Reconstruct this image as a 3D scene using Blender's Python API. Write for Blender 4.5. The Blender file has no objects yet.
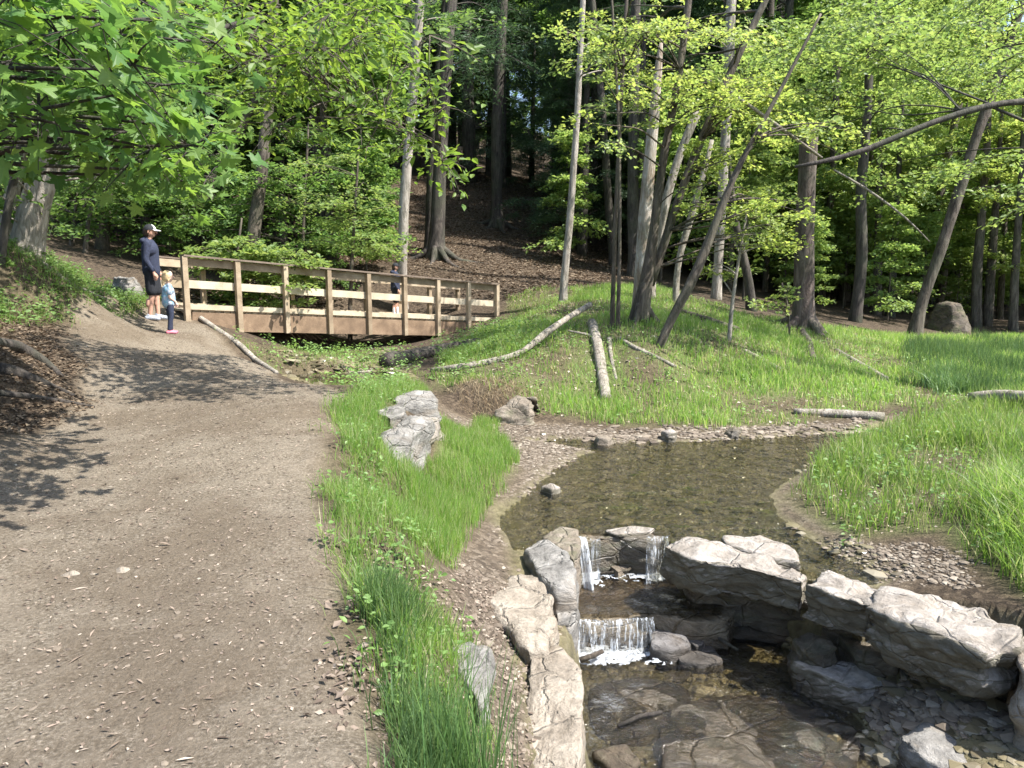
import bpy, bmesh, math, random
import numpy as np
from mathutils import Vector, Matrix
random.seed(7)
rng = np.random.default_rng(11)
S = bpy.context.scene
COL = S.collection

# ------------------------------------------------------------------ camera, light, exposure
FPX = 760.0
TH = math.atan(119/760.0)
CZ = 1.6
cam_d = bpy.data.cameras.new("camera")
cam = bpy.data.objects.new("camera", cam_d); COL.objects.link(cam)
cam.location = (0, 0, CZ)
cam.rotation_euler = (math.pi/2 - TH, 0, 0)
cam_d.sensor_width = 36; cam_d.lens = 36*FPX/1024
cam_d.clip_start = 0.05; cam_d.clip_end = 1500
S.camera = cam

SUN_AZ, SUN_EL = math.radians(110), math.radians(56)      # azimuth clockwise from +Y
w = bpy.data.worlds.new("World"); S.world = w; w.use_nodes = True
wn = w.node_tree.nodes; wl = w.node_tree.links
sky = wn.new('ShaderNodeTexSky'); sky.sky_type = 'NISHITA'; sky.sun_disc = False
sky.sun_elevation = SUN_EL; sky.sun_rotation = SUN_AZ; sky.dust_density = 1.5
wl.new(sky.outputs[0], wn['Background'].inputs[0]); wn['Background'].inputs[1].default_value = 0.15
sun_d = bpy.data.lights.new("sun", 'SUN'); sun_d.energy = 5.0; sun_d.angle = math.radians(0.53); sun_d.color = (1, .965, .91)
sun = bpy.data.objects.new("sun", sun_d); COL.objects.link(sun)
sdir = Vector((math.sin(SUN_AZ)*math.cos(SUN_EL), math.cos(SUN_AZ)*math.cos(SUN_EL), math.sin(SUN_EL)))
sun.rotation_euler = sdir.to_track_quat('Z', 'Y').to_euler(); sun.location = (20, 0, 40)
S.view_settings.view_transform = 'Standard'; S.view_settings.look = 'None'
S.view_settings.gamma = 1; S.view_settings.use_curve_mapping = False
S.view_settings.exposure = 1.3
cy = S.cycles
cy.max_bounces = 8; cy.diffuse_bounces = 4; cy.glossy_bounces = 2; cy.transmission_bounces = 4; cy.transparent_max_bounces = 8
cy.use_denoising = True
cy.caustics_reflective = False; cy.caustics_refractive = False

# ------------------------------------------------------------------ helpers: projection
AX = np.array([0, math.cos(TH), -math.sin(TH)]); UP = np.array([0, math.sin(TH), math.cos(TH)])
CAM = np.array([0, 0, CZ])
def ray(px, py):
    return AX + (px-512)/FPX*np.array([1., 0, 0]) + (384-py)/FPX*UP
def W(px, py, d): return CAM + d*ray(px, py)
def Z(px, py, z):
    r = ray(px, py); return CAM + r*((z-CZ)/r[2])

# ------------------------------------------------------------------ helpers: noise
def _hash(ix, iy, iz, s):
    h = (ix*374761393 + iy*668265263 + iz*2147483647 + s*1274126177) & 0xffffffff
    h = ((h ^ (h >> 13))*1274126177) & 0xffffffff
    h = (h ^ (h >> 16)) & 0xffff
    return h/65535.0
def vnoise(p, s=0):
    p = np.asarray(p, float); i = np.floor(p).astype(np.int64); f = p-i; f = f*f*(3-2*f)
    r = 0
    for dx in (0, 1):
        for dy in (0, 1):
            for dz in (0, 1):
                wgt = (f[:, 0] if dx else 1-f[:, 0])*(f[:, 1] if dy else 1-f[:, 1])*(f[:, 2] if dz else 1-f[:, 2])
                r = r + wgt*_hash(i[:, 0]+dx, i[:, 1]+dy, i[:, 2]+dz, s)
    return r*2-1
def fbm(p, oct=4, s=0):
    p = np.asarray(p, float); a = 1.; r = 0; t = 0
    for k in range(oct):
        r = r + a*vnoise(p*2**k+17.3*k, s+k); t += a; a *= .5
    return r/t
def fbm2(x, y, sc, oct=3, s=0):
    return fbm(np.stack([x*sc, y*sc, np.zeros_like(x)+s*3.7], -1), oct, s)
def sstep(a, b, x):
    t = np.clip((x-a)/(b-a), 0, 1); return t*t*(3-2*t)

def sdf(poly, x, y):
    """signed distance to polygon, negative inside"""
    P = np.asarray(poly, float)[:, :2]; d = np.full(x.shape, 1e9); ins = np.zeros(x.shape, bool)
    n = len(P)
    for i in range(n):
        ax, ay = P[i]; bx, by = P[(i+1) % n]
        ex, ey = bx-ax, by-ay
        t = np.clip(((x-ax)*ex+(y-ay)*ey)/(ex*ex+ey*ey+1e-12), 0, 1)
        d = np.minimum(d, np.hypot(x-ax-t*ex, y-ay-t*ey))
        c = ((ay > y) != (by > y))
        xi = ax + (y-ay)*ex/(ey if abs(ey) > 1e-12 else 1e-12)
        ins ^= c & (x < xi)
    return np.where(ins, -d, d)

# ------------------------------------------------------------------ terrain height field
ZU, ZS, ZL = -0.71, -1.06, -1.30       # upper pool, slab film, lower pool
ctrl = []
def cz(*t):
    for px, py, z in t: ctrl.append(Z(px, py, z))
def cd(*t):
    for px, py, d in t: ctrl.append(W(px, py, d))
def cw(*t):
    for p in t: ctrl.append(np.array(p, float))
# path
cw((-.3, -3, 0), (-3, -3, 0), (-6, -3, .3), (-1, 0, 0), (-3, 0, .02), (-6, 0, .6), (-9, 0, 1.6), (-9, 4, 1.8), (.1, 0, -.1), (-.2, 1.2, 0))
cz((0, 768, 0), (150, 768, 0), (300, 768, 0), (370, 768, 0), (0, 600, .04), (150, 600, .03), (330, 600, 0), (0, 500, .1), (160, 500, .1), (310, 500, .08),
   (60, 440, .17), (200, 440, .18), (325, 440, .16), (130, 390, .25), (250, 390, .26), (340, 395, .2), (150, 350, .37), (235, 355, .36), (171, 334, .43),
   (120, 330, .5), (152, 320, .57), (200, 325, .5), (60, 320, .66), (187, 309, .72))
cd((0, 312, 12.6), (60, 298, 14.3), (120, 300, 14.6), (165, 306, 14.8))
# left bank
cd((0, 345, 7.2), (38, 372, 7.4), (-60, 330, 7.4), (-150, 300, 6), (0, 245, 11), (50, 262, 12.2), (95, 287, 13.6), (-80, 220, 11), (-250, 150, 12), (20, 300, 10.8), (-60, 290, 9.5))
cz((72, 402, .2), (0, 425, .22))
# forest left, hill
cd((100, 262, 18), (200, 284, 19), (260, 300, 18.5), (50, 235, 22), (140, 232, 27), (240, 255, 24), (300, 268, 23), (200, 200, 38), (80, 190, 36), (330, 245, 28), (300, 165, 48), (180, 150, 55), (60, 130, 50), (-150, 120, 35),
   (380, 272, 24), (430, 262, 25.5), (480, 262, 26), (480, 238, 30), (400, 205, 36), (430, 180, 42), (500, 205, 38), (560, 190, 44), (520, 232, 33), (580, 262, 28), (620, 240, 36), (540, 276, 24),
   (500, 150, 62), (300, 150, 62), (700, 278, 31), (680, 250, 42), (760, 288, 30), (800, 285, 42), (860, 305, 32), (900, 310, 42), (960, 312, 32), (1030, 318, 30), (1150, 310, 30), (1000, 300, 50), (1000, 285, 80), (700, 210, 80), (300, 110, 85), (0, 90, 80), (1150, 250, 80), (1300, 300, 40),
   (512, 120, 110), (0, 60, 120), (1024, 240, 120))
# strip between path and wall
cz((400, 768, -.05), (450, 768, -.3), (512, 768, -.62), (570, 768, -.9), (400, 650, -.05), (440, 650, -.25), (500, 650, -.66), (545, 650, -.84),
   (375, 600, 0), (375, 540, .0), (420, 560, -.22), (470, 570, -.56), (530, 560, -.74), (500, 540, -.68), (350, 500, .08), (380, 500, -.12), (400, 520, -.35),
   (355, 450, .13), (350, 410, .19), (395, 398, .1), (425, 395, -.05), (375, 440, .12), (400, 412, .02), (432, 420, -.35),
   (410, 500, -.55), (450, 500, -.62), (480, 520, -.66), (500, 490, -.66), (460, 450, -.58), (500, 455, -.63), (530, 470, -.68), (540, 450, -.67), (440, 430, -.55))
# creek from the bridge down to the pool
cz((350, 378, -.42), (300, 378, -.36), (400, 385, -.05), (375, 385, .05), (340, 355, -.36), (300, 350, -.25), (380, 345, -.32), (262, 352, .05), (430, 372, -.28), (440, 355, -.2), (480, 352, -.05), (250, 340, .25),
   (440, 402, -.5), (470, 416, -.62), (510, 432, -.66), (560, 438, -.68), (450, 392, -.28), (500, 392, -.3), (540, 420, -.6), (400, 340, -.3), (350, 340, -.4))
cw((-2.2, 10, -.08), (-2.42, 11, -.25), (-2.6, 12, -.38), (-2.85, 10.2, .02), (-3.07, 11, -.14), (-3.35, 12, -.3), (-1.95, 11, -.2), (-2.0, 12, -.3), (-3.6, 12.6, -.25))
# far bank and slope
cz((470, 380, -.15), (520, 385, -.25), (500, 345, .1), (520, 322, .15), (560, 360, 0), (560, 330, .35), (600, 400, -.48), (600, 425, -.66), (640, 434, -.68), (700, 432, -.66), (780, 428, -.66), (600, 360, 0), (600, 330, .38), (640, 322, .5), (655, 343, .3), (700, 375, -.25), (720, 410, -.55),
   (700, 330, .35), (740, 345, .1), (780, 372, -.25), (800, 400, -.5), (803, 332, -.02), (850, 350, -.25), (850, 415, -.6), (900, 380, -.52), (900, 410, -.58), (950, 350, -.52), (1000, 335, -.5), (1100, 335, -.5), (860, 330, -.2))
cd((540, 290, 21.5), (600, 292, 21), (650, 292, 20.5), (700, 300, 20), (760, 312, 20), (600, 275, 26), (560, 305, 18.5), (510, 300, 21.5))
# right bank
cz((850, 440, -.68), (850, 470, -.62), (900, 450, -.55), (960, 450, -.45), (1010, 450, -.4), (1010, 410, -.4), (960, 410, -.5), (780, 500, -.7), (830, 500, -.6), (900, 500, -.52), (980, 500, -.45), (800, 530, -.68), (860, 540, -.62), (940, 540, -.52), (1020, 540, -.45), (900, 575, -.66), (1000, 600, -.55), (1060, 620, -.5), (1100, 500, -.4), (1200, 450, -.3), (1300, 600, -.3))
cw((3.6, 4.3, -.62), (4.4, 3.4, -.6), (5.5, 2, -.6), (5.5, -3, -.6), (8, 3, -.2), (9, 9, -.3), (14, 12, -.3), (14, 4, .3), (14, -3, .5), (30, 15, .5), (40, 40, 2), (-14, 8, 3), (-30, 10, 7), (-40, 40, 14), (0.35, -3, -.75), (.3, 1.5, -.75), (.25, 0, -.7), (60, 20, 5), (70, 70, 8), (-70, 20, 14), (-60, 90, 22), (0, 130, 20), (-90, 130, 30), (90, 130, 12))
CP = np.array(ctrl)
def _tps():
    n = len(CP); A = CP[:, :2]
    R = np.sqrt((A[:, None, 0]-A[None, :, 0])**2+(A[:, None, 1]-A[None, :, 1])**2+.03)
    K = -R + 0.06*np.eye(n)
    P = np.c_[np.ones(n), A]
    M = np.zeros((n+3, n+3)); M[:n, :n] = K; M[:n, n:] = P; M[n:, :n] = P.T
    return np.linalg.solve(M, np.r_[CP[:, 2], 0, 0, 0])
_wt = _tps()
def base_h(x, y):
    x = np.atleast_1d(np.asarray(x, float)); y = np.atleast_1d(np.asarray(y, float)); sh = x.shape
    x = x.ravel(); y = y.ravel(); out = np.empty(len(x)); n = len(CP)
    for i in range(0, len(x), 40000):
        xs, ys = x[i:i+40000], y[i:i+40000]
        R = np.sqrt((xs[:, None]-CP[None, :, 0])**2+(ys[:, None]-CP[None, :, 1])**2+.03)
        out[i:i+40000] = -R@_wt[:n] + _wt[n] + _wt[n+1]*xs + _wt[n+2]*ys
    return out.reshape(sh)

LOWER = [(.42, 6.35), (1.3, 6.45), (1.62, 6.0), (2.15, 5.55), (2.5, 5.12), (2.95, 4.75), (3.35, 4.2), (4.3, 3.3), (5, 2), (5, -4), (.7, -4), (.42, 2), (.38, 3.3), (.38, 4.2), (.42, 5), (.45, 5.7)]
UPX = [(516, 545), (508, 528), (512, 515), (532, 498), (545, 485), (562, 466), (598, 452), (560, 447), (520, 440), (560, 437), (640, 442), (700, 440), (760, 436), (850, 430), (905, 424),
       (868, 438), (838, 456), (805, 474), (772, 496), (784, 516), (822, 540), (868, 562), (905, 580), (880, 590), (810, 568), (760, 556), (700, 552), (660, 530), (576, 529)]
UPPER = [Z(a, b, ZU)[:2] for a, b in UPX]
TRICKLE = [Z(a, b, -.37)[:2] for a, b in [(288, 375), (330, 371), (376, 371), (396, 376), (376, 384), (325, 387), (290, 383)]]
PATHPX = [(-260, 1100), (-260, 560), (-60, 470), (0, 440), (60, 420), (90, 402), (86, 375), (76, 352), (68, 335), (74, 318), (98, 304), (150, 304), (183, 309), (187, 318), (200, 325), (235, 352), (275, 377), (340, 388), (350, 402), (328, 440), (312, 490),
          (338, 540), (330, 600), (346, 650), (356, 700), (372, 768), (400, 1000)]
def height(x, y, micro=True):
    x = np.asarray(x, float); y = np.asarray(y, float)
    z = base_h(x, y)
    wob = .06*fbm2(x, y, 2.2, 3, 5)
    su = sdf(UPPER, x, y) + wob
    t = sstep(.1, -.35, su)
    bed = -.76 - .07*sstep(0, -.8, su) + .03*fbm2(x, y, 3, 3, 9)
    z = z*(1-t) + np.minimum(z, bed)*t
    t = sstep(.2, -.15, sdf(TRICKLE, x, y)+wob); z = z*(1-t)-.47*t
    sl = sdf(LOWER, x, y) + .5*wob
    t = sstep(.06, -.1, sl)
    lb = -1.36 + .05*fbm2(x, y, 2.5, 3, 4)
    # gravel shore at the lower right
    lb = lb + .3*sstep(.55, 0, sl)*sstep(2.0, 2.7, x)
    z = z*(1-t) + lb*t
    if micro:
        r = np.hypot(x, y)
        z = z + .012*fbm2(x, y, 6, 3, 2) + (.035*fbm2(x, y, 1.6, 3, 3)+.3*fbm2(x, y, .25, 3, 8)*sstep(20, 40, r))*sstep(3, 14, r)
    return z
_cache = {}
def hit(px, py, dmin=1.5, dmax=150):
    """where the ray through a picture point meets the ground"""
    r = ray(px, py); ts = np.concatenate([np.arange(dmin, 25, .04), np.arange(25, dmax, .4)])
    P = CAM + ts[:, None]*r
    g = height(P[:, 0], P[:, 1], False) - P[:, 2]
    k = np.argmax(g > 0)
    if g[k] <= 0: k = len(ts)-1
    return P[k]
PATH = [hit(a, b, .5)[:2] if b < 900 else Z(a, b, 0)[:2] for a, b in PATHPX]
def gz(x, y): return float(height(np.array([x]), np.array([y]))[0])

# ------------------------------------------------------------------ helpers: objects
def tag(o, label=None, cat=None, group=None, kind=None):
    if label: o['label'] = label
    if cat: o['category'] = cat
    if group: o['group'] = group
    if kind: o['kind'] = kind
    return o
def empty(name, loc, label, cat, group=None, rz=0):
    o = bpy.data.objects.new(name, None); COL.objects.link(o); o.location = Vector([float(v) for v in loc]); o.rotation_euler.z = rz
    o.empty_display_size = .2
    return tag(o, label, cat, group)
def raw_mesh(name, V, faces, mat, smooth=True, loops=None):
    """faces: (N,k) array or list of lists"""
    me = bpy.data.meshes.new(name)
    V = np.asarray(V, np.float32)
    if isinstance(faces, np.ndarray):
        k = faces.shape[1]; n = len(faces)
        me.vertices.add(len(V)); me.vertices.foreach_set('co', V.ravel())
        me.loops.add(n*k); me.loops.foreach_set('vertex_index', faces.astype(np.int32).ravel())
        me.polygons.add(n); me.polygons.foreach_set('loop_start', np.arange(0, n*k, k, dtype=np.int32))
        me.update(calc_edges=True)
    else:
        me.from_pydata(V.tolist(), [], faces); me.update()
    me.polygons.foreach_set('use_smooth', np.full(len(me.polygons), smooth))
    if mat: me.materials.append(mat)
    return me
def obj(name, V, faces, mat, parent=None, smooth=True):
    """V is in world space; a child's mesh is stored relative to its unrotated parent"""
    V = np.asarray(V, float)
    if parent is not None:
        off = np.array(parent.matrix_basis.translation) if parent.parent is None else np.array(parent.matrix_basis.translation)+np.array(parent.parent.matrix_basis.translation)
        V = V-off
        o = bpy.data.objects.new(name, raw_mesh(name, V, faces, mat, smooth)); o.parent = parent
    else:
        off = np.array([V[:, 0].mean(), V[:, 1].mean(), V[:, 2].min()])
        o = bpy.data.objects.new(name, raw_mesh(name, V-off, faces, mat, smooth)); o.location = Vector(off.tolist())
    COL.objects.link(o); return o
class MB:
    def __init__(s): s.V = []; s.F = []; s.n = 0
    def add(s, V, F):
        V = np.asarray(V, float); s.V.append(V); s.F += [[int(i)+s.n for i in f] for f in F]; s.n += len(V)
    def box(s, c, sz, R=None):
        h = np.array(sz)/2
        V = np.array([[x, y, z] for x in (-1, 1) for y in (-1, 1) for z in (-1, 1)])*h
        if R is not None: V = V@np.asarray(R).T
        s.add(V+np.asarray(c), [(0, 1, 3, 2), (4, 6, 7, 5), (0, 4, 5, 1), (2, 3, 7, 6), (0, 2, 6, 4), (1, 5, 7, 3)])
    def beam(s, a, b, wd, ht, up=(0, 0, 1), off=0):
        a = np.asarray(a, float); b = np.asarray(b, float); t = b-a; L = np.linalg.norm(t); t /= L
        sd = np.cross(t, up); sd /= np.linalg.norm(sd); u = np.cross(sd, t)
        s.box((a+b)/2, (L, wd, ht), np.stack([t, sd, u], 1))
    def tube(s, P, R, sides=8, rough=0, seed=0, cap=True, flare=None):
        V, F = tube(P, R, sides, rough, seed, cap); s.add(V, F)
    def build(s, name, mat, parent=None, smooth=True):
        return obj(name, np.concatenate(s.V), s.F, mat, parent, smooth)
def resample(P, R, step):
    P = np.asarray(P, float); R = np.asarray(R, float)
    seg = np.linalg.norm(np.diff(P, axis=0), axis=1); cum = np.r_[0, np.cumsum(seg)]
    n = max(3, int(cum[-1]/step)+1); u = np.linspace(0, cum[-1], n)
    # catmull-rom-like smoothing through monotone interpolation of smoothed tangents
    out = np.stack([np.interp(u, cum, P[:, k]) for k in range(3)], 1)
    for _ in range(3):
        out[1:-1] = .25*out[:-2]+.5*out[1:-1]+.25*out[2:]
    return out, np.interp(u, cum, R)
def tube(P, R, sides=8, rough=0, seed=0, cap=True):
    P = np.asarray(P, float); R = np.asarray(R, float); n = len(P)
    T = np.gradient(P, axis=0); T /= np.linalg.norm(T, axis=1)[:, None]+1e-9
    ref = np.array([0, 1., 0]) if abs(T[0][1]) < .8 else np.array([1., 0, 0])
    A = np.cross(T, ref); A /= np.linalg.norm(A, axis=1)[:, None]; B = np.cross(T, A)
    a = np.linspace(0, 2*np.pi, sides, endpoint=False)
    V = P[:, None, :] + R[:, None, None]*(np.cos(a)[None, :, None]*A[:, None, :]+np.sin(a)[None, :, None]*B[:, None, :])
    V = V.reshape(-1, 3)
    if rough:
        ctr = np.repeat(P, sides, 0); rr = np.repeat(R, sides)
        k = 1/np.maximum(rr.mean(), .02)
        nz = fbm(V*np.array([k, k, k*.25])*1.1+seed, 3, seed)
        V = ctr+(V-ctr)*(1+rough*nz)[:, None]
    F = [(i*sides+j, i*sides+(j+1) % sides, (i+1)*sides+(j+1) % sides, (i+1)*sides+j) for i in range(n-1) for j in range(sides)]
    if cap: F += [tuple(range(sides))[::-1], tuple(range((n-1)*sides, n*sides))]
    return V, F

# ------------------------------------------------------------------ materials
def newmat(name):
    m = bpy.data.materials.new(name); m.use_nodes = True
    nt = m.node_tree; b = nt.nodes['Principled BSDF']; return m, nt, b
def N(nt, t, **k):
    n = nt.nodes.new(t)
    for a, v in k.items():
        if a.startswith('i_'): n.inputs[a[2:].replace('_', ' ')].default_value = v
        else: setattr(n, a, v)
    return n
def ramp(nt, fac, stops):
    r = nt.nodes.new('ShaderNodeValToRGB'); e = r.color_ramp.elements
    while len(e) < len(stops): e.new(.5)
    for i, (p, c) in enumerate(stops): e[i].position = p; e[i].color = (*c, 1)
    nt.links.new(fac, r.inputs[0]); return r.outputs[0]
def mixc(nt, f, a, b, mode='MIX'):
    m = nt.nodes.new('ShaderNodeMix'); m.data_type = 'RGBA'; m.blend_type = mode
    for s, v in ((m.inputs[0], f), (m.inputs[6], a), (m.inputs[7], b)):
        if hasattr(v, 'links'): nt.links.new(v, s)
        else: s.default_value = v if isinstance(v, (int, float)) else (*v, 1)
    return m.outputs[2]
def noise(nt, scale, detail=6, rough=.6, vec=None, dist=0):
    n = N(nt, 'ShaderNodeTexNoise'); n.inputs['Scale'].default_value = scale; n.inputs['Detail'].default_value = detail
    n.inputs['Roughness'].default_value = rough; n.inputs['Distortion'].default_value = dist
    if vec is not None: nt.links.new(vec, n.inputs['Vector'])
    return n.outputs[0]
def coords(nt, scale=(1, 1, 1), kind='Object'):
    t = N(nt, 'ShaderNodeTexCoord'); m = N(nt, 'ShaderNodeMapping'); m.inputs['Scale'].default_value = scale
    nt.links.new(t.outputs[kind], m.inputs[0]); return m.outputs[0]
def bump(nt, b, h, strength=.5, dist=.02):
    n = N(nt, 'ShaderNodeBump'); n.inputs['Strength'].default_value = strength; n.inputs['Distance'].default_value = dist
    nt.links.new(h, n.inputs['Height']); nt.links.new(n.outputs[0], b.inputs['Normal']); return n
def math_(nt, op, a, b=0.):
    m = nt.nodes.new('ShaderNodeMath'); m.operation = op
    for s, v in ((m.inputs[0], a), (m.inputs[1], b)):
        if hasattr(v, 'links'): nt.links.new(v, s)
        else: s.default_value = v
    return m.outputs[0]

def bark_mat(name, c1, c2, c3, vs=9):
    m, nt, b = newmat(name)
    v = coords(nt, (1, 1, .22)); n1 = noise(nt, vs, 9, .75, v, .8); n2 = noise(nt, 1.3, 4, .6, coords(nt))
    c = ramp(nt, n1, [(.38, c1), (.5, c2), (.64, c3)])
    c = mixc(nt, ramp(nt, n2, [(.45, (0, 0, 0)), (.7, (1, 1, 1))]), c, mixc(nt, .5, c, (.075, .09, .045)))
    nt.links.new(c, b.inputs['Base Color']); b.inputs['Roughness'].default_value = .9
    bump(nt, b, n1, 1., .06); return m
M = {}
M['bark'] = bark_mat('bark_brown', (.035, .026, .019), (.095, .074, .056), (.18, .148, .115))
M['bark_pale'] = bark_mat('bark_pale', (.16, .135, .11), (.34, .295, .245), (.5, .45, .39), 12)
M['bark_dark'] = bark_mat('bark_dark', (.02, .016, .013), (.055, .045, .036), (.11, .09, .075))
M['bark_red'] = bark_mat('bark_reddish', (.045, .03, .025), (.105, .076, .064), (.19, .148, .128))
M['log_grey'] = bark_mat('weathered_log', (.12, .1, .075), (.3, .26, .21), (.48, .43, .36), 14)
M['snag'] = bark_mat('bare_snag_wood', (.2, .13, .08), (.38, .32, .26), (.55, .51, .46), 7)

def leaf_mat(name, cols, trans=.45, gloss=.35):
    m, nt, b = newmat(name)
    g = N(nt, 'ShaderNodeNewGeometry'); oi = N(nt, 'ShaderNodeObjectInfo')
    c = ramp(nt, g.outputs['Random Per Island'], [(i/(len(cols)-1), k) for i, k in enumerate(cols)])
    hs = N(nt, 'ShaderNodeHueSaturation'); nt.links.new(c, hs.inputs['Color'])
    hv = N(nt, 'ShaderNodeMapRange'); nt.links.new(oi.outputs['Random'], hv.inputs[0]); hv.inputs[3].default_value = .8; hv.inputs[4].default_value = 1.2
    nt.links.new(hv.outputs[0], hs.inputs['Value'])
    b.inputs['Roughness'].default_value = gloss+.15; b.inputs['Specular IOR Level'].default_value = .4
    nt.links.new(hs.outputs[0], b.inputs['Base Color'])
    t = N(nt, 'ShaderNodeBsdfTranslucent')
    tc = N(nt, 'ShaderNodeHueSaturation'); tc.inputs['Hue'].default_value = .485; tc.inputs['Saturation'].default_value = 1.1; tc.inputs['Value'].default_value = 2.0
    nt.links.new(hs.outputs[0], tc.inputs['Color']); nt.links.new(tc.outputs[0], t.inputs[0])
    mx = N(nt, 'ShaderNodeMixShader'); mx.inputs[0].default_value = trans
    nt.links.new(b.outputs[0], mx.inputs[1]); nt.links.new(t.outputs[0], mx.inputs[2])
    nt.links.new(mx.outputs[0], nt.nodes['Material Output'].inputs[0]); return m
M['maple'] = leaf_mat('maple_leaf', [(.05, .115, .03), (.09, .17, .038), (.125, .21, .042), (.065, .135, .045), (.15, .22, .05)])
M['beech'] = leaf_mat('beech_leaf', [(.115, .205, .04), (.16, .255, .05), (.2, .285, .06), (.13, .22, .045)], .48)
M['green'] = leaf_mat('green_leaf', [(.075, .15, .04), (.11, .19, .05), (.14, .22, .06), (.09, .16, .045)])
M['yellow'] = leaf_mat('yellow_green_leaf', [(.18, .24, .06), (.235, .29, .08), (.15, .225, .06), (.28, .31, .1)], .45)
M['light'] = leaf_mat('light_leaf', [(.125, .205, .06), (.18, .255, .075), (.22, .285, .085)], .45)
M['needle'] = leaf_mat('hemlock_needle', [(.03, .062, .03), (.045, .085, .038), (.065, .11, .048)], .25)
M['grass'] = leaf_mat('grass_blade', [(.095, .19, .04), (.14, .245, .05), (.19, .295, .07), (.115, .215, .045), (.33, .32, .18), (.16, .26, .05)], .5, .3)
M['grass_deep_shade'] = leaf_mat('deep_and_shaded_grass', [(.06, .115, .04), (.085, .15, .05), (.12, .18, .06)], .35)  # deep green blades; on the meadow the darker tone paints tree shade
M['sedge'] = leaf_mat('sedge_blade', [(.08, .16, .05), (.12, .2, .06), (.1, .17, .07)], .3)
M['weed'] = leaf_mat('weed_leaf', [(.1, .18, .05), (.15, .25, .07), (.18, .28, .08)], .35)
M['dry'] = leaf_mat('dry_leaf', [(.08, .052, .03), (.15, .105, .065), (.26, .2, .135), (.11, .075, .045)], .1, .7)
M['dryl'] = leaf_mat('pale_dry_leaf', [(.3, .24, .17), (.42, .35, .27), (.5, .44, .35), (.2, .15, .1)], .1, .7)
M['dryp'] = leaf_mat('path_leaf_bits', [(.07, .05, .035), (.16, .12, .09), (.28, .22, .17), (.12, .09, .065), (.4, .33, .26)], .1, .7)
M['straw'] = leaf_mat('dead_grass', [(.2, .14, .08), (.33, .26, .16), (.4, .32, .2)], .2, .6)

def ground_mat():
    m, nt, b = newmat('soil')
    v = coords(nt, kind='Object')
    def at(n):
        a = N(nt, 'ShaderNodeAttribute'); a.attribute_name = n; return a.outputs['Fac']
    fine = noise(nt, 55, 8, .75, v); mid = noise(nt, 7, 8, .65, v, .3); big = noise(nt, .9, 5, .6, v)
    vor = N(nt, 'ShaderNodeTexVoronoi'); vor.inputs['Scale'].default_value = 26; nt.links.new(v, vor.inputs['Vector'])
    vor2 = N(nt, 'ShaderNodeTexVoronoi'); vor2.inputs['Scale'].default_value = 9; nt.links.new(v, vor2.inputs['Vector'])
    pathc = ramp(nt, fine, [(.33, (.06, .046, .032)), (.5, (.165, .135, .097)), (.66, (.35, .3, .235))])
    pathc = mixc(nt, ramp(nt, mid, [(.4, (0, 0, 0)), (.62, (.6, .6, .6))]), pathc, (.24, .2, .15))
    pathc = mixc(nt, ramp(nt, big, [(.44, (0, 0, 0)), (.58, (.62, .62, .62))]), pathc, (.12, .09, .06))
    soil = ramp(nt, fine, [(.3, (.06, .045, .028)), (.5, (.15, .112, .07)), (.7, (.29, .225, .145))])
    litter = mixc(nt, ramp(nt, fine, [(.35, (.85, .85, .85)), (.6, (.1, .1, .1))]), ramp(nt, vor.outputs['Color'], [(.2, (.045, .032, .021)), (.5, (.095, .068, .044)), (.85, (.16, .12, .08))]), (.03, .022, .015))
    gravel = mixc(nt, ramp(nt, fine, [(.35, (.8, .8, .8)), (.6, (.05, .05, .05))]), ramp(nt, vor.outputs['Color'], [(.2, (.085, .066, .046)), (.5, (.155, .12, .085)), (.85, (.27, .22, .165))]), (.06, .045, .035))
    turf = ramp(nt, fine, [(.3, (.05, .06, .02)), (.5, (.1, .14, .035)), (.7, (.2, .19, .1))])
    wet = ramp(nt, mid, [(.3, (.08, .07, .036)), (.55, (.19, .165, .09)), (.75, (.31, .27, .17))])
    wet = mixc(nt, ramp(nt, vor2.outputs['Distance'], [(.1, (.7, .7, .7)), (.45, (0, 0, 0))]), wet, ramp(nt, vor2.outputs['Color'], [(.2, (.07, .055, .03)), (.8, (.24, .2, .13))]))
    c = mixc(nt, at('turf'), soil, turf)
    c = mixc(nt, at('litter'), c, litter)
    c = mixc(nt, at('gravel'), c, gravel)
    c = mixc(nt, at('path'), c, pathc)
    c = mixc(nt, at('wet'), c, wet)
    nt.links.new(c, b.inputs['Base Color'])
    rr = N(nt, 'ShaderNodeMapRange'); nt.links.new(at('wet'), rr.inputs[0]); rr.inputs[3].default_value = .95; rr.inputs[4].default_value = .5
    nt.links.new(rr.outputs[0], b.inputs['Roughness'])
    b.inputs['Specular IOR Level'].default_value = .25
    h = math_(nt, 'ADD', fine, math_(nt, 'MULTIPLY', mid, 2.))
    bump(nt, b, h, .9, .03); return m
M['soil'] = ground_mat()

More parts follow.
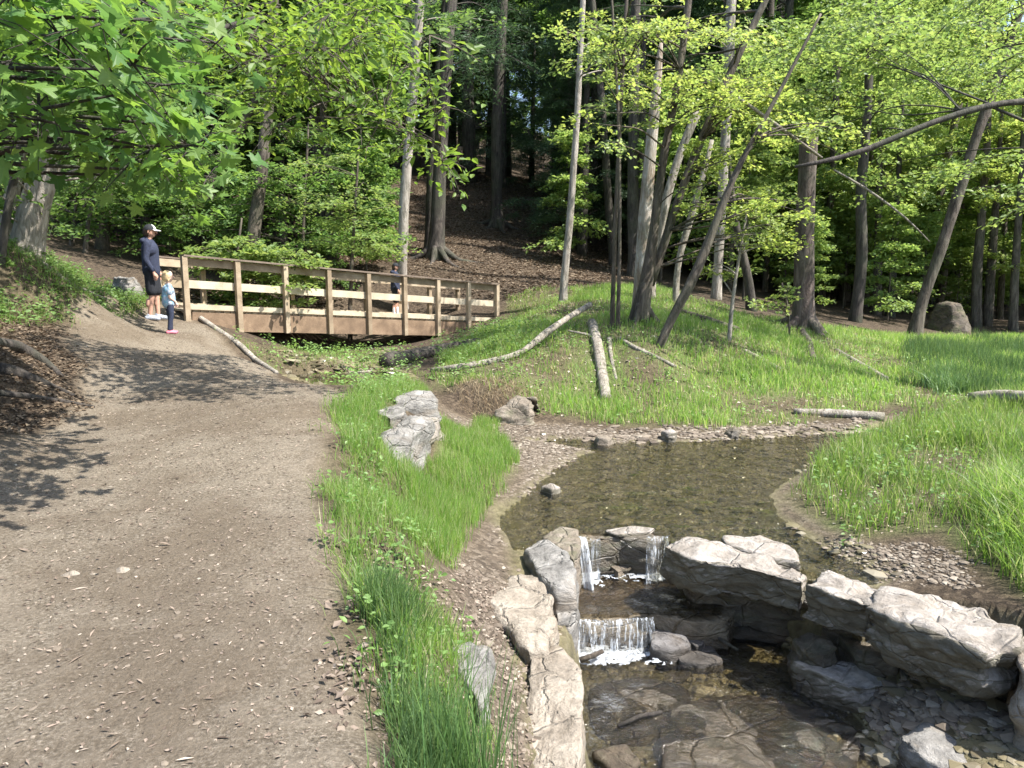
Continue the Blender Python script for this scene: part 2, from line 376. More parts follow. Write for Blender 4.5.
def rock_mat(name, a, b_, c_, rough=.85, moss=.0, spec=.4, side=0):
    m, nt, b = newmat(name)
    v = coords(nt, (1, 1, 1.8)); n1 = noise(nt, 5, 10, .68, v, .5); n2 = noise(nt, 38, 6, .7, v); n3 = noise(nt, 1.7, 5, .6, v, .8)
    c = ramp(nt, n1, [(.3, a), (.5, b_), (.68, c_)])
    c = mixc(nt, ramp(nt, n2, [(.35, (.45, .45, .45)), (.55, (0, 0, 0))]), c, mixc(nt, .6, c, (.06, .05, .04)))
    c = mixc(nt, ramp(nt, n3, [(.5, (0, 0, 0)), (.66, (.7, .7, .7))]), c, mixc(nt, .55, c, (.28, .2, .12)))
    if moss:
        n4 = noise(nt, 3.3, 6, .7, v); c = mixc(nt, ramp(nt, n4, [(.5, (0, 0, 0)), (.6, (moss, moss, moss))]), c, (.07, .085, .03))
    gp = N(nt, 'ShaderNodeNewGeometry'); sp = N(nt, 'ShaderNodeSeparateXYZ'); nt.links.new(gp.outputs['Position'], sp.inputs[0])
    wl_ = math_(nt, 'ADD', sp.outputs[2], math_(nt, 'MULTIPLY', n1, .16))
    wf = ramp(nt, math_(nt, 'ADD', wl_, 1.25), [(.09, (.8, .8, .8)), (.16, (0, 0, 0))])
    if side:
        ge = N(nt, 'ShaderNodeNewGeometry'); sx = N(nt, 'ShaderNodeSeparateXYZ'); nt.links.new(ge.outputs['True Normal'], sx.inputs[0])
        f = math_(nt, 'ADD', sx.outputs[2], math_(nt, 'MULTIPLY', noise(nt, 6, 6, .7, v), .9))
        c = mixc(nt, ramp(nt, f, [(.75, (side, side, side)), (1.15, (0, 0, 0))]), c, ramp(nt, n1, [(.35, (.085, .075, .05)), (.65, (.21, .19, .14))]))  # steep faces darkened: painted shade together with a mossy algae tone
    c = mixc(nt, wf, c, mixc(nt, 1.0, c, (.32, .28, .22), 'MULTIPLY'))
    nt.links.new(c, b.inputs['Base Color']); b.inputs['Roughness'].default_value = rough; b.inputs['Specular IOR Level'].default_value = spec
    cr = N(nt, 'ShaderNodeTexVoronoi'); cr.feature = 'DISTANCE_TO_EDGE'; cr.inputs['Scale'].default_value = 3.2; nt.links.new(mixc(nt, .12, v, noise(nt, 4, 4, .6, v)), cr.inputs['Vector'])
    crk = ramp(nt, cr.outputs['Distance'], [(0, (0, 0, 0)), (.035, (1, 1, 1))])
    h = math_(nt, 'ADD', math_(nt, 'MULTIPLY', n1, 2.5), math_(nt, 'ADD', math_(nt, 'MULTIPLY', n2, .5), math_(nt, 'MULTIPLY', crk, .7)))
    bump(nt, b, h, .8, .035); return m
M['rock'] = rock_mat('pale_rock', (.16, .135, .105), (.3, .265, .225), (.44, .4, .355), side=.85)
M['rock_grey'] = rock_mat('grey_rock', (.09, .083, .073), (.21, .198, .178), (.36, .34, .31))
M['rock_tan'] = rock_mat('tan_rock', (.17, .14, .105), (.3, .255, .2), (.42, .37, .3))
M['rock_wet_shade'] = rock_mat('wet_and_shade_rock', (.04, .033, .022), (.095, .078, .054), (.18, .15, .11), .35, .3, .6)  # wet rock tone, also painted shade on the rocks filling the hollows
M['rock_brown'] = rock_mat('brown_rock', (.09, .07, .05), (.2, .165, .125), (.32, .275, .22), .8, .4)
M['rock_dark'] = rock_mat('shaded_brown_rock', (.05, .04, .03), (.1, .08, .06), (.17, .14, .11), .85, .5)  # darker version of the brown rock, shade put into its colour
M['slate'] = rock_mat('slate_rock', (.09, .085, .08), (.17, .16, .155), (.27, .26, .25), .5)
M['rock_sunk'] = rock_mat('sunken_rock', (.05, .042, .027), (.12, .1, .068), (.25, .215, .16), .22, .2, .8)
M['rock_ledge'] = rock_mat('wet_brown_ledge', (.07, .055, .032), (.16, .125, .08), (.27, .22, .15), .25, .1, .7)

def wood_mat(name, a, b_, c_):
    m, nt, b = newmat(name)
    v = coords(nt, (1, 1, 1)); n1 = noise(nt, 3, 6, .6, v, .5); n2 = noise(nt, 45, 5, .7, v)
    wv = N(nt, 'ShaderNodeTexWave'); wv.bands_direction = 'Z'; wv.inputs['Scale'].default_value = 14; wv.inputs['Distortion'].default_value = 5; wv.inputs['Detail'].default_value = 4; nt.links.new(v, wv.inputs['Vector'])
    oi = N(nt, 'ShaderNodeObjectInfo'); rnd = math_(nt, 'MULTIPLY', math_(nt, 'SUBTRACT', oi.outputs['Random'], .5), .16)
    f = math_(nt, 'ADD', math_(nt, 'ADD', rnd, math_(nt, 'MULTIPLY', n1, .6)), math_(nt, 'ADD', math_(nt, 'MULTIPLY', wv.outputs['Fac'], .15), math_(nt, 'MULTIPLY', n2, .3)))
    c = ramp(nt, f, [(.35, a), (.52, b_), (.7, c_)])
    nt.links.new(c, b.inputs['Base Color']); b.inputs['Roughness'].default_value = .8; bump(nt, b, f, .4, .01); return m
M['wood'] = wood_mat('bridge_timber', (.16, .115, .07), (.29, .22, .145), (.42, .34, .24))
M['wood_pale'] = wood_mat('bridge_plank', (.26, .2, .13), (.4, .33, .23), (.52, .45, .34))
M['wood_cap'] = wood_mat('rail_cap', (.09, .06, .045), (.16, .12, .09), (.25, .2, .15))
M['wood_red'] = wood_mat('bridge_beam', (.11, .07, .042), (.22, .145, .088), (.34, .245, .16))

def plain(name, c, rough=.8, var=.25, sc=30):
    m, nt, b = newmat(name)
    n1 = noise(nt, sc, 4, .6, coords(nt))
    c1 = tuple(k*(1-var) for k in c); c2 = tuple(min(1, k*(1+var)) for k in c)
    nt.links.new(ramp(nt, n1, [(.35, c1), (.65, c2)]), b.inputs['Base Color']); b.inputs['Roughness'].default_value = rough
    bump(nt, b, n1, .15, .01); return m
M['skin'] = plain('skin', (.5, .28, .2), .55, .08)
M['skin_pale'] = plain('pale_skin', (.6, .4, .32), .55, .06)
M['navy'] = plain('navy_hoodie', (.022, .028, .055), .9, .2)
M['black'] = plain('black_cloth', (.012, .013, .018), .85, .2)
M['white'] = plain('white_cloth', (.75, .75, .76), .8, .06)
M['grey'] = plain('grey_shoe', (.35, .37, .42), .7, .5, 60)
M['blond'] = plain('blond_hair', (.55, .4, .22), .6, .25, 80)
M['pink'] = plain('pink_shoe', (.5, .15, .2), .6, .1)
M['hair'] = plain('brown_hair', (.06, .035, .02), .7, .2)
M['white_plate'] = plain('shirt_print', (.8, .8, .85), .8, .05)
def tiedye():
    m, nt, b = newmat('tie_dye_shirt')
    n1 = noise(nt, 9, 3, .5, coords(nt), 1.2)
    nt.links.new(ramp(nt, n1, [(.35, (.42, .45, .52)), (.5, (.3, .35, .44)), (.6, (.14, .33, .44)), (.7, (.45, .47, .52))]), b.inputs['Base Color']); b.inputs['Roughness'].default_value = .85; return m
M['tiedye'] = tiedye()
def foam_mat():
    m, nt, b = newmat('white_water')
    v = coords(nt, (1, 1, .2)); n1 = noise(nt, 40, 5, .7, v)
    b.inputs['Base Color'].default_value = (.66, .7, .74, 1); b.inputs['Roughness'].default_value = .35
    b.inputs['Subsurface Weight'].default_value = .0
    bump(nt, b, n1, .8, .02)
    t = N(nt, 'ShaderNodeBsdfTransparent'); mx = N(nt, 'ShaderNodeMixShader')
    nt.links.new(ramp(nt, noise(nt, 28, 6, .75, coords(nt, (1, 1, 1))), [(.36, (.1, .1, .1)), (.6, (.85, .85, .85))]), mx.inputs[0])
    nt.links.new(t.outputs[0], mx.inputs[1]); nt.links.new(b.outputs[0], mx.inputs[2]); nt.links.new(mx.outputs[0], nt.nodes['Material Output'].inputs[0])
    return m
M['foam'] = foam_mat()
def water_mat(name, tint, scale, strength, foam=0.):
    m, nt, b = newmat(name)
    nt.nodes.remove(b)
    v = coords(nt, (1, 1, 1))
    n1 = noise(nt, scale, 4, .6, v, .4); n2 = noise(nt, scale*3.7, 3, .6, v, .2)
    bp = N(nt, 'ShaderNodeBump'); bp.inputs['Strength'].default_value = strength; bp.inputs['Distance'].default_value = .05
    nt.links.new(math_(nt, 'ADD', n1, math_(nt, 'MULTIPLY', n2, .4)), bp.inputs['Height'])
    t = N(nt, 'ShaderNodeBsdfTransparent'); t.inputs[0].default_value = (*tint, 1)
    g = N(nt, 'ShaderNodeBsdfGlossy'); g.inputs['Roughness'].default_value = .05; nt.links.new(bp.outputs[0], g.inputs['Normal'])
    f = N(nt, 'ShaderNodeFresnel'); f.inputs[0].default_value = 1.6; nt.links.new(bp.outputs[0], f.inputs['Normal'])
    mx = N(nt, 'ShaderNodeMixShader'); nt.links.new(math_(nt, 'MULTIPLY', f.outputs[0], 1.0), mx.inputs[0])
    nt.links.new(t.outputs[0], mx.inputs[1]); nt.links.new(g.outputs[0], mx.inputs[2])
    nt.links.new(mx.outputs[0], nt.nodes['Material Output'].inputs[0]); return m
M['water'] = water_mat('creek_water', (.86, .84, .7), 9, 1.0)
M['water_low'] = water_mat('lower_water', (.85, .81, .68), 11, 1.0)
M['water_film'] = water_mat('film_water', (.8, .75, .65), 14, .9)

# ------------------------------------------------------------------ ground sheets
def axis(breaks):
    out = [breaks[0][0]]
    for a, b, st in breaks:
        n = max(1, int(round((b-a)/st))); out += list(np.linspace(a, b, n+1)[1:])
    return np.array(out)
gx = axis([(-160, -50, 8), (-50, -20, 2), (-20, -9, .5), (-9, -4, .1), (-4, 5, .045), (5, 9, .1), (9, 20, .5), (20, 50, 2), (50, 160, 8)])
gy = axis([(-12, 0, .6), (0, 2, .1), (2, 9, .045), (9, 16, .08), (16, 30, .3), (30, 60, 1), (60, 180, 6)])
XX, YY = np.meshgrid(gx, gy); nx, ny = len(gx), len(gy)
x1, y1 = XX.ravel(), YY.ravel()
ZZ = height(x1, y1)
sdP = sdf(PATH, x1, y1); sdU = sdf(UPPER, x1, y1); sdL = sdf(LOWER, x1, y1)
def pxpoly(L): return [hit(a, b)[:2] for a, b in L]
STRIP = pxpoly([(345, 392), (425, 392), (428, 408), (385, 440), (398, 480), (415, 530), (440, 560), (458, 620), (475, 700), (512, 767), (380, 767), (360, 700), (345, 650), (335, 600), (338, 540), (312, 495), (328, 440)])
LAWN = pxpoly([(438, 425), (490, 425), (520, 470), (505, 490), (480, 520), (450, 545), (420, 540), (408, 505), (432, 480)])
GRAVEL = pxpoly([(440, 405), (500, 425), (560, 425), (640, 438), (600, 455), (560, 470), (545, 490), (510, 520), (505, 560), (560, 640), (570, 767), (510, 767), (450, 640), (450, 560), (490, 520), (520, 470), (490, 430), (440, 420)])
SLOPE = [p for p in pxpoly([(430, 388), (440, 352), (500, 322), (510, 298), (600, 288), (660, 288), (700, 300), (760, 318), (840, 328), (900, 336), (1100, 332), (1180, 345), (1100, 400), (960, 405), (900, 408), (850, 416), (780, 428), (720, 430), (640, 428), (560, 415), (500, 400)])]
RIGHT = pxpoly([(850, 440), (900, 420), (960, 408), (1100, 400), (1400, 420), (1400, 640), (1060, 615), (1010, 595), (960, 560), (940, 535), (850, 540), (800, 522), (775, 500), (800, 478)])
CREEKSIDE = pxpoly([(215, 330), (260, 345), (330, 345), (420, 350), (430, 385), (400, 392), (345, 392), (300, 380), (275, 372), (240, 350)])
HILLBANK = pxpoly([(-100, 230), (40, 250), (100, 285), (175, 300), (160, 304), (96, 303), (72, 317), (60, 325), (0, 328), (-100, 325)])
SHADEF = sstep(17, 24, np.hypot(x1, y1))
mPath = sstep(.1, -.1, sdP+.12*fbm2(x1, y1, 2.5, 4, 21))
mStrip = sstep(.1, -.1, sdf(STRIP, x1, y1)); mLawn = sstep(.1, -.1, sdf(LAWN, x1, y1))
mSlope = sstep(.3, -.3, sdf(SLOPE, x1, y1)); mRight = sstep(.2, -.15, sdf(RIGHT, x1, y1))
mTurf = np.clip(np.maximum.reduce([mStrip*.6, mLawn, mSlope, mRight, sstep(.1, -.1, sdf(CREEKSIDE, x1, y1))*.5, sstep(.2, -.1, sdf(HILLBANK, x1, y1))*.5]), 0, 1)*np.clip(.6+.8*fbm2(x1, y1, 1.4, 3, 31), 0, 1)
mGravel = np.maximum(sstep(.2, -.15, sdf(GRAVEL, x1, y1)), sstep(.25, 0, np.abs(sdU))*.9)
mWet = np.maximum(sstep(.02, -.05, sdU), sstep(.05, -.02, sdL))
mWet = np.maximum(mWet, sstep(ZU+.03, ZU-.01, ZZ)*(y1 < 14)*(x1 < 9))
mLit = np.clip(1-mTurf-mPath-mGravel, 0, 1)
F_all = (np.arange(ny-1)[:, None]*nx+np.arange(nx-1)[None, :]).ravel()
F_all = np.stack([F_all, F_all+1, F_all+1+nx, F_all+nx], 1)
fp = mPath[F_all].mean(1) > .5
fw = (mWet[F_all].mean(1) > .5) & ~fp
GV = np.stack([x1, y1, ZZ], 1)
def ground_piece(name, mask, label, cat):
    fs = F_all[mask]; used = np.unique(fs); remap = np.full(len(GV), -1); remap[used] = np.arange(len(used))
    me = raw_mesh(name, GV[used], remap[fs], M['soil'])
    for an, arr in (('path', mPath), ('turf', mTurf), ('gravel', mGravel), ('litter', mLit), ('wet', mWet)):
        a = me.attributes.new(an, 'FLOAT', 'POINT'); a.data.foreach_set('value', arr[used].astype(np.float32))
    o = bpy.data.objects.new(name, me); COL.objects.link(o); return tag(o, label, cat, kind='structure')
ground_piece('ground', ~(fp | fw), 'grassy and leaf strewn valley floor and wooded hillside', 'ground')
ground_piece('path', fp, 'wide trodden dirt path leading to the footbridge', 'path')
ground_piece('creek_bed', fw, 'brown stony bed seen through the shallow creek', 'creek bed')
def visible_h(x, y): return height(x, y)

# ------------------------------------------------------------------ water
def water_sheet(name, poly, z, mat, label, step=.06, amp=.006, grow=.25):
    P = np.array(poly); x0, y0 = P.min(0)-grow; x1_, y1_ = P.max(0)+grow
    ax_ = np.arange(x0, x1_, step); ay_ = np.arange(y0, y1_, step); X, Y = np.meshgrid(ax_, ay_); n = len(ax_)
    xf, yf = X.ravel(), Y.ravel(); s = sdf(poly, xf, yf)
    zf = z + amp*fbm2(xf, yf, 5, 3, 41)
    F = (np.arange(len(ay_)-1)[:, None]*n+np.arange(n-1)[None, :]).ravel(); F = np.stack([F, F+1, F+1+n, F+n], 1)
    F = F[(s[F] < grow).all(1)]; used = np.unique(F); rm = np.full(len(xf), -1); rm[used] = np.arange(len(used))
    o = obj(name, np.stack([xf, yf, zf], 1)[used], rm[F], mat); return tag(o, label, 'water', kind='structure')
# the pool: its near edge is the lip of the ledge
CREST_Y = 6.42
UPW = [p for p in UPPER]
water_sheet('water', UPPER, ZU, M['water'], 'calm shallow upper pool of the creek', .05, .004, .12)
LOWW = [(.30, 5.55), (1.2, 5.55), (2.3, 5.75), (2.9, 5.2), (3.3, 4.7), (3.9, 3.6), (5, 2), (5, -4), (.6, -4), (.3, 2), (.25, 4)]
water_sheet('water', TRICKLE, -.385, M['water'], 'small dark pool of the creek just below the bridge', .08, .003, .3)
water_sheet('water', LOWW, ZL, M['water_low'], 'brown rippled lower pool below the rock steps', .05, .010, .1)

def WY(px, py, Y):
    r = ray(px, py); return CAM + r*(Y/r[1])

# ------------------------------------------------------------------ rocks
def rock(name, top, zt, zb, mat, label, group=None, base=1.05, shift=(0, 0), amp=.035, cuts=3, seed=0, cat='rock', bev=2, dome=.0, frac=5.):
    """top: picture points of the rim of the top face lying at height zt (or given as (px,py,z))"""
    T = np.array([Z(p[0], p[1], p[2] if len(p) > 2 else zt) for p in top])
    return rock_w(name, T, zb, mat, label, group, base, shift, amp, cuts, seed, cat, bev, dome, frac)
def rock_w(name, T, zb, mat, label, group=None, base=1.05, shift=(0, 0), amp=.035, cuts=3, seed=0, cat='rock', bev=2, dome=.0, frac=5.):
    T = np.asarray(T, float)
    if np.sum(T[:, 0]*np.roll(T[:, 1], -1)-np.roll(T[:, 0], -1)*T[:, 1]) < 0: T = T[::-1]
    n = len(T); c = T.mean(0)
    B = c+(T-c)*base; B[:, 2] = zb; B[:, 0] += shift[0]; B[:, 1] += shift[1]
    Mid = c+(T-c)*((1+base)/2+.03); Mid[:, 2] = (T[:, 2]*.55+zb*.45); Mid[:, :2] += np.array(shift)*.5
    bm = bmesh.new()
    vt = [bm.verts.new(p) for p in T]; vm = [bm.verts.new(p) for p in Mid]; vb = [bm.verts.new(p) for p in B]
    ct = bm.verts.new(c+np.array([0, 0, dome])); cb = bm.verts.new((B.mean(0)))
    for i in range(n):
        j = (i+1) % n
        bm.faces.new((vt[i], vt[j], ct)); bm.faces.new((vb[i], vb[j], vm[j], vm[i])); bm.faces.new((vm[i], vm[j], vt[j], vt[i])); bm.faces.new((vb[j], vb[i], cb))
    bmesh.ops.subdivide_edges(bm, edges=bm.edges[:], cuts=cuts, use_grid_fill=True)
    bmesh.ops.subdivide_edges(bm, edges=bm.edges[:], cuts=1, use_grid_fill=True)
    for _ in range(bev): bmesh.ops.smooth_vert(bm, verts=bm.verts[:], factor=.5, use_axis_x=True, use_axis_y=True, use_axis_z=True)
    bm.normal_update(); bm.verts.ensure_lookup_table()
    V = np.array([v.co for v in bm.verts]); Nn = np.array([v.normal for v in bm.verts])
    f = fbm(V*np.array([2.2, 2.2, 3.4])+seed*7.1, 4, seed)+.45*(1-2*np.abs(fbm(V*np.array([5, 5, 9.])+seed*2.1, 3, seed+9)))-.2
    step = np.floor((fbm(V*np.array([frac*.6, frac*.6, frac*1.6])+seed*3.3, 3, seed+5))*4)/4
    V = V+Nn*(amp*(f*1.5+step*1.5))[:, None]
    F = [[v.index for v in fc.verts] for fc in bm.faces]; bm.free()
    me_s = obj(name, V, F, mat, None, True)
    return tag(me_s, label, cat, group)
R_ = rock
# left side wall of the creek, from the bottom of the picture upwards
R_('wall_stone', [(530, 655), (556, 646), (578, 660), (583, 700), (582, 745), (578, 800), (540, 830), (524, 770), (526, 700)], -.71, -1.5, M['rock_tan'], 'long pale tan stone edging the creek at the bottom of the photo', 'stones of the left creek wall', amp=.03, seed=1, cuts=4, bev=1)
R_('wall_stone', [(484, 585), (510, 572), (538, 574), (555, 592), (553, 625), (548, 648), (528, 652), (508, 628), (484, 606)], -.66, -1.4, M['rock_tan'], 'broad tan stone half covered by dirt, left of the grey one beside the falls', 'stones of the left creek wall', amp=.04, seed=2, cuts=4)
R_('wall_stone', [(524, 546), (546, 541), (566, 554), (575, 570), (573, 588), (556, 590), (538, 572)], -.63, -1.4, M['rock_grey'], 'smooth light grey boulder just left of the upper waterfall', 'stones of the left creek wall', amp=.025, seed=3, cuts=4)
R_('wall_stone', [(552, 590), (574, 588), (577, 606), (570, 616), (556, 618)], -.78, -1.4, M['rock_grey'], 'small pale stone under the smooth grey boulder left of the falls', 'stones of the left creek wall', amp=.02, seed=4)
R_('wall_stone', [(549, 625), (560, 624), (563, 640), (560, 650), (548, 650)], -.86, -1.5, M['rock_brown'], 'small brown stone in the wall beside the lower waterfall', 'stones of the left creek wall', amp=.02, seed=5)
R_('wall_stone', [(540, 536), (560, 526), (578, 528), (580, 545), (574, 560), (560, 548)], -.70, -1.3, M['rock_brown'], 'flat brown stone at the pool edge, left end of the rock ledge', 'stones of the left creek wall', amp=.02, seed=6)
R_('half_buried_rock', [(452, 646), (470, 640), (490, 650), (492, 690), (480, 705), (460, 672)], -.33, -.8, M['rock_grey'], 'white weathered rock poking from the dirt slope by the tall grass', amp=.03, seed=7)
# ledge behind the upper fall
R_('ledge_rock', [(572, 531), (600, 527), (640, 527), (668, 530), (672, 538), (655, 541), (620, 536), (580, 540)], -.725, -1.35, M['rock_wet_shade'], 'dark wet ledge that the upper waterfall pours over', amp=.02, seed=8, cuts=4, bev=1)
R_('flat_rock', [(606, 530), (632, 526), (654, 528), (650, 532), (618, 534)], -.697, -.725, M['rock'], 'thin pale slab lying dry on top of the wet ledge', amp=.004, seed=9, cuts=2, bev=1)
# middle slab
R_('slab_rock', [(560, 617), (568, 585), (590, 566), (650, 560), (690, 570), (715, 588), (736, 604), (726, 620), (692, 622), (655, 614), (610, 618)], -1.078, -1.5, M['rock_ledge'], 'wide dark wet slab between the two little waterfalls', amp=.02, seed=10, cuts=4, bev=1)
R_('loose_rock', [(606, 562), (620, 556), (630, 566), (618, 572)], -.98, -1.1, M['rock_brown'], 'small brown rock in the splash under the upper waterfall', amp=.015, seed=11, cuts=2)
# big armour stones on the right
R_('armour_stone', [(662, 545), (684, 538), (722, 544), (770, 556), (806, 570), (803, 582), (782, 577), (738, 566), (690, 560)], -.58, -.88, M['rock'], 'longest pale boulder right of the upper waterfall', 'big quarried stones right of the creek', base=.97, shift=(.05, .12), amp=.04, seed=12, cuts=5, bev=1)
R_('armour_stone', [(722, 536), (760, 534), (796, 550), (800, 560), (768, 556), (728, 545)], -.62, -.95, M['rock'], 'flat pale slab lying in the pool behind the longest boulder', 'big quarried stones right of the creek', amp=.02, seed=13, cuts=4)
R_('armour_stone', [(806, 584), (824, 575), (862, 580), (892, 590), (890, 606), (868, 606), (836, 596)], -.58, -.87, M['rock'], 'middle pale boulder between the longest one and the rightmost one', 'big quarried stones right of the creek', base=.96, shift=(.04, .1), amp=.04, seed=14, cuts=5)
R_('armour_stone', [(862, 606), (882, 592), (930, 594), (985, 606), (1018, 624), (1016, 650), (985, 655), (940, 636), (896, 622)], -.56, -.88, M['rock'], 'largest pale boulder near the right edge with bare brown dirt on top', 'big quarried stones right of the creek', base=.95, shift=(.05, .12), amp=.045, seed=15, cuts=5, bev=1)
R_('armour_stone', [(1018, 640), (1040, 625), (1090, 640), (1100, 690), (1060, 690), (1020, 670)], -.6, -1.15, M['rock_tan'], 'tan boulder cut off by the right edge of the photo', 'big quarried stones right of the creek', amp=.04, seed=16)
R_('low_rock', [(795, 664), (820, 656), (856, 662), (892, 674), (892, 684), (862, 688), (830, 678)], -1.12, -1.42, M['rock'], 'low pale wedge shaped rock below the middle boulder', amp=.03, seed=17, cuts=4, bev=1)
R_('low_rock', [(792, 636), (806, 628), (828, 634), (842, 646), (826, 654), (800, 650)], -1.0, -1.4, M['rock_wet_shade'], 'dark wet rock between the middle boulder and the low wedge', amp=.03, seed=18)
R_('low_rock', [(836, 634), (870, 636), (900, 650), (896, 664), (860, 656)], -1.02, -1.4, M['rock_wet_shade'], 'flat shaded rock tucked under the largest boulder', amp=.02, seed=19)
R_('low_rock', [(898, 660), (920, 662), (934, 676), (920, 684), (900, 676)], -1.06, -1.4, M['rock_brown'], 'small brown rock beside the low wedge, under the largest boulder', amp=.02, seed=20)
R_('low_rock', [(940, 678), (980, 684), (1030, 694), (1040, 712), (1000, 714), (950, 700)], -1.08, -1.35, M['rock_brown'], 'long flat brown slab under the right end of the largest boulder', amp=.02, seed=21)
R_('low_rock', [(898, 734), (930, 720), (980, 708), (1040, 718), (1080, 770), (1000, 800), (930, 760)], -1.1, -1.45, M['rock_grey'], 'white flat rock in the bottom right corner', amp=.03, seed=22, cuts=4)
R_('submerged_slab', [(655, 715), (700, 694), (760, 692), (830, 706), (862, 735), (850, 790), (740, 820), (670, 780)], -1.292, -1.5, M['rock_sunk'], 'broad flat brown slab just breaking the water at the bottom', amp=.028, seed=23, cuts=5)
R_('submerged_slab', [(590, 690), (640, 676), (685, 690), (680, 730), (620, 745), (592, 730)], -1.335, -1.5, M['rock_sunk'], 'smaller sunken brown slab left of the broad flat one', amp=.03, seed=24, cuts=3)
R_('hollow_shade_rock', [(690, 574), (750, 578), (812, 590), (815, 600), (750, 592), (695, 584)], -.9, -1.5, M['rock_wet_shade'], 'added rock, coloured dark for the shade in the hollow under the longest boulder', amp=.06, seed=61, cuts=4)  # filler rocks added in the dark gaps, their tone imitating shade
R_('hollow_shade_rock', [(822, 612), (850, 614), (885, 622), (884, 632), (845, 624)], -.93, -1.5, M['rock_wet_shade'], 'added rock, coloured dark for the shade in the hollow under the middle boulder', amp=.03, seed=62)
R_('hollow_shade_rock', [(890, 640), (940, 650), (1000, 668), (1040, 680), (1000, 684), (930, 668)], -.93, -1.5, M['rock_wet_shade'], 'added rock, coloured dark for the shade in the hollow under the largest boulder', amp=.03, seed=63)
R_('creek_stone', [(650, 632), (664, 624), (684, 634), (690, 644), (670, 650), (652, 646)], -1.2, -1.4, M['slate'], 'dark slate stone right of the lower waterfall', amp=.015, seed=25)
R_('creek_stone', [(676, 650), (692, 642), (712, 646), (722, 660), (700, 664), (680, 660)], -1.27, -1.4, M['slate'], 'flat grey slate stone lapped by water, nearer than the dark one', amp=.012, seed=26)
R_('creek_stone', [(684, 638), (696, 634), (706, 642), (696, 646)], -1.22, -1.4, M['slate'], 'little slate stone between the two bigger slate stones', amp=.01, seed=27, cuts=2)
R_('creek_stone', [(595, 752), (625, 744), (640, 760), (620, 780)], -1.27, -1.4, M['rock_brown'], 'rounded brown stone at the foot of the long tan wall stone', amp=.02, seed=28)
# outcrop on the strip
def rockd(name, c, sx, sy, z0, z1, mat, label, rot=0, seed=0, n=7, amp=.05, group=None, top=.65, cat='rock', tilt=(0, 0)):
    r2 = np.random.default_rng(seed+100); a = np.sort(r2.uniform(0, 2*np.pi, n)*.3+np.linspace(0, 2*np.pi, n, endpoint=False))
    k = r2.uniform(.85, 1.12, n); X = np.cos(a)*sx/2*k*top; Y = np.sin(a)*sy/2*k*top
    cr, sr = math.cos(rot), math.sin(rot)
    T = np.stack([c[0]+X*cr-Y*sr, c[1]+X*sr+Y*cr, z1+X*tilt[0]+Y*tilt[1]], 1)
    return rock_w(name, T, z0, mat, label, group, base=1/top, amp=amp, seed=seed, cat=cat, cuts=3, dome=.03)
oc = 'weathered stones of the small retaining wall beside the path'
def RD(px, py, wpx, dep, z0, z1, mat, label, **k):
    """a rock whose front face centre shows at px,py and is wpx wide"""
    y = k.pop('Y', None)
    P = hit(px, py) if y is None else WY(px, py, y)
    return rockd(k.pop('name', 'wall_boulder'), (P[0], P[1]+dep*.3), wpx*P[1]/FPX, dep, z0, z1, mat, label, **k)
RD(412, 440, 62, 1.1, -.8, .12, M['rock_grey'], 'tall furrowed grey stone at the far end of the retaining wall', Y=8.2, seed=31, group=oc, top=.7, amp=.045)
RD(384, 462, 60, 1.0, -.7, .1, M['rock_grey'], 'pale flat faced stone in the upper middle of the retaining wall', Y=7.6, seed=32, group=oc, top=.7, amp=.045, rot=.4)
RD(412, 480, 60, 1.1, -.9, .0, M['rock_grey'], 'rounded pale stone low in the retaining wall beside the bright grass', Y=7.2, seed=33, group=oc, top=.7, amp=.045)
RD(392, 505, 52, 1.0, -.9, .03, M['rock_grey'], 'nearest pale stone of the retaining wall, half hidden by grass', Y=6.6, seed=34, group=oc, top=.7, amp=.045)
RD(426, 458, 44, .9, -.8, -.06, M['rock'], 'right hand stone of the retaining wall facing the bright grass', Y=7.7, seed=35, group=oc, top=.7, amp=.045)
RD(522, 424, 62, 1.0, -.75, -.34, M['rock_brown'], 'brown domed boulder on the bank above the gravel bar', name='boulder', seed=36, top=.55)
RD(958, 334, 54, 2.4, -.9, .42, M['rock_dark'], 'big shaded boulder at the foot of the far right trees', name='boulder', seed=37, top=.4, amp=.05, n=6)
RD(693, 372, 40, .5, -.5, .02, M['log_grey'], 'broken grey stump end lying in the grassy slope', name='stump', seed=38, top=.75, cat='stump', Y=13.8)
RD(120, 296, 40, .5, .9, 1.35, M['rock_grey'], 'pale rock behind the far end of the path', name='trailside_rock', seed=39, top=.6)
RD(552, 498, 22, .2, -.76, -.66, M['rock'], 'flat white stone at the pool edge on the gravel', name='shore_stone', seed=40, top=.8, amp=.01)
RD(486, 430, 26, .3, -.75, -.58, M['rock_tan'], 'tan stone between the bright grass and the brown boulder', name='shore_stone', seed=41, top=.8, amp=.02)
RD(670, 443, 22, .3, -.8, -.6, M['rock'], 'single pale stone on the far shore of the pool', name='shore_stone', seed=42, top=.7, amp=.02)
RD(605, 450, 24, .3, -.8, -.64, M['rock_brown'], 'low brown stone where the gravel meets the far shore', name='shore_stone', seed=43, top=.7, amp=.02)
RD(738, 440, 34, .3, -.8, -.6, M['rock_wet_shade'], 'dark stone under the far grassy bank of the pool', name='shore_stone', seed=44, top=.7, amp=.03)
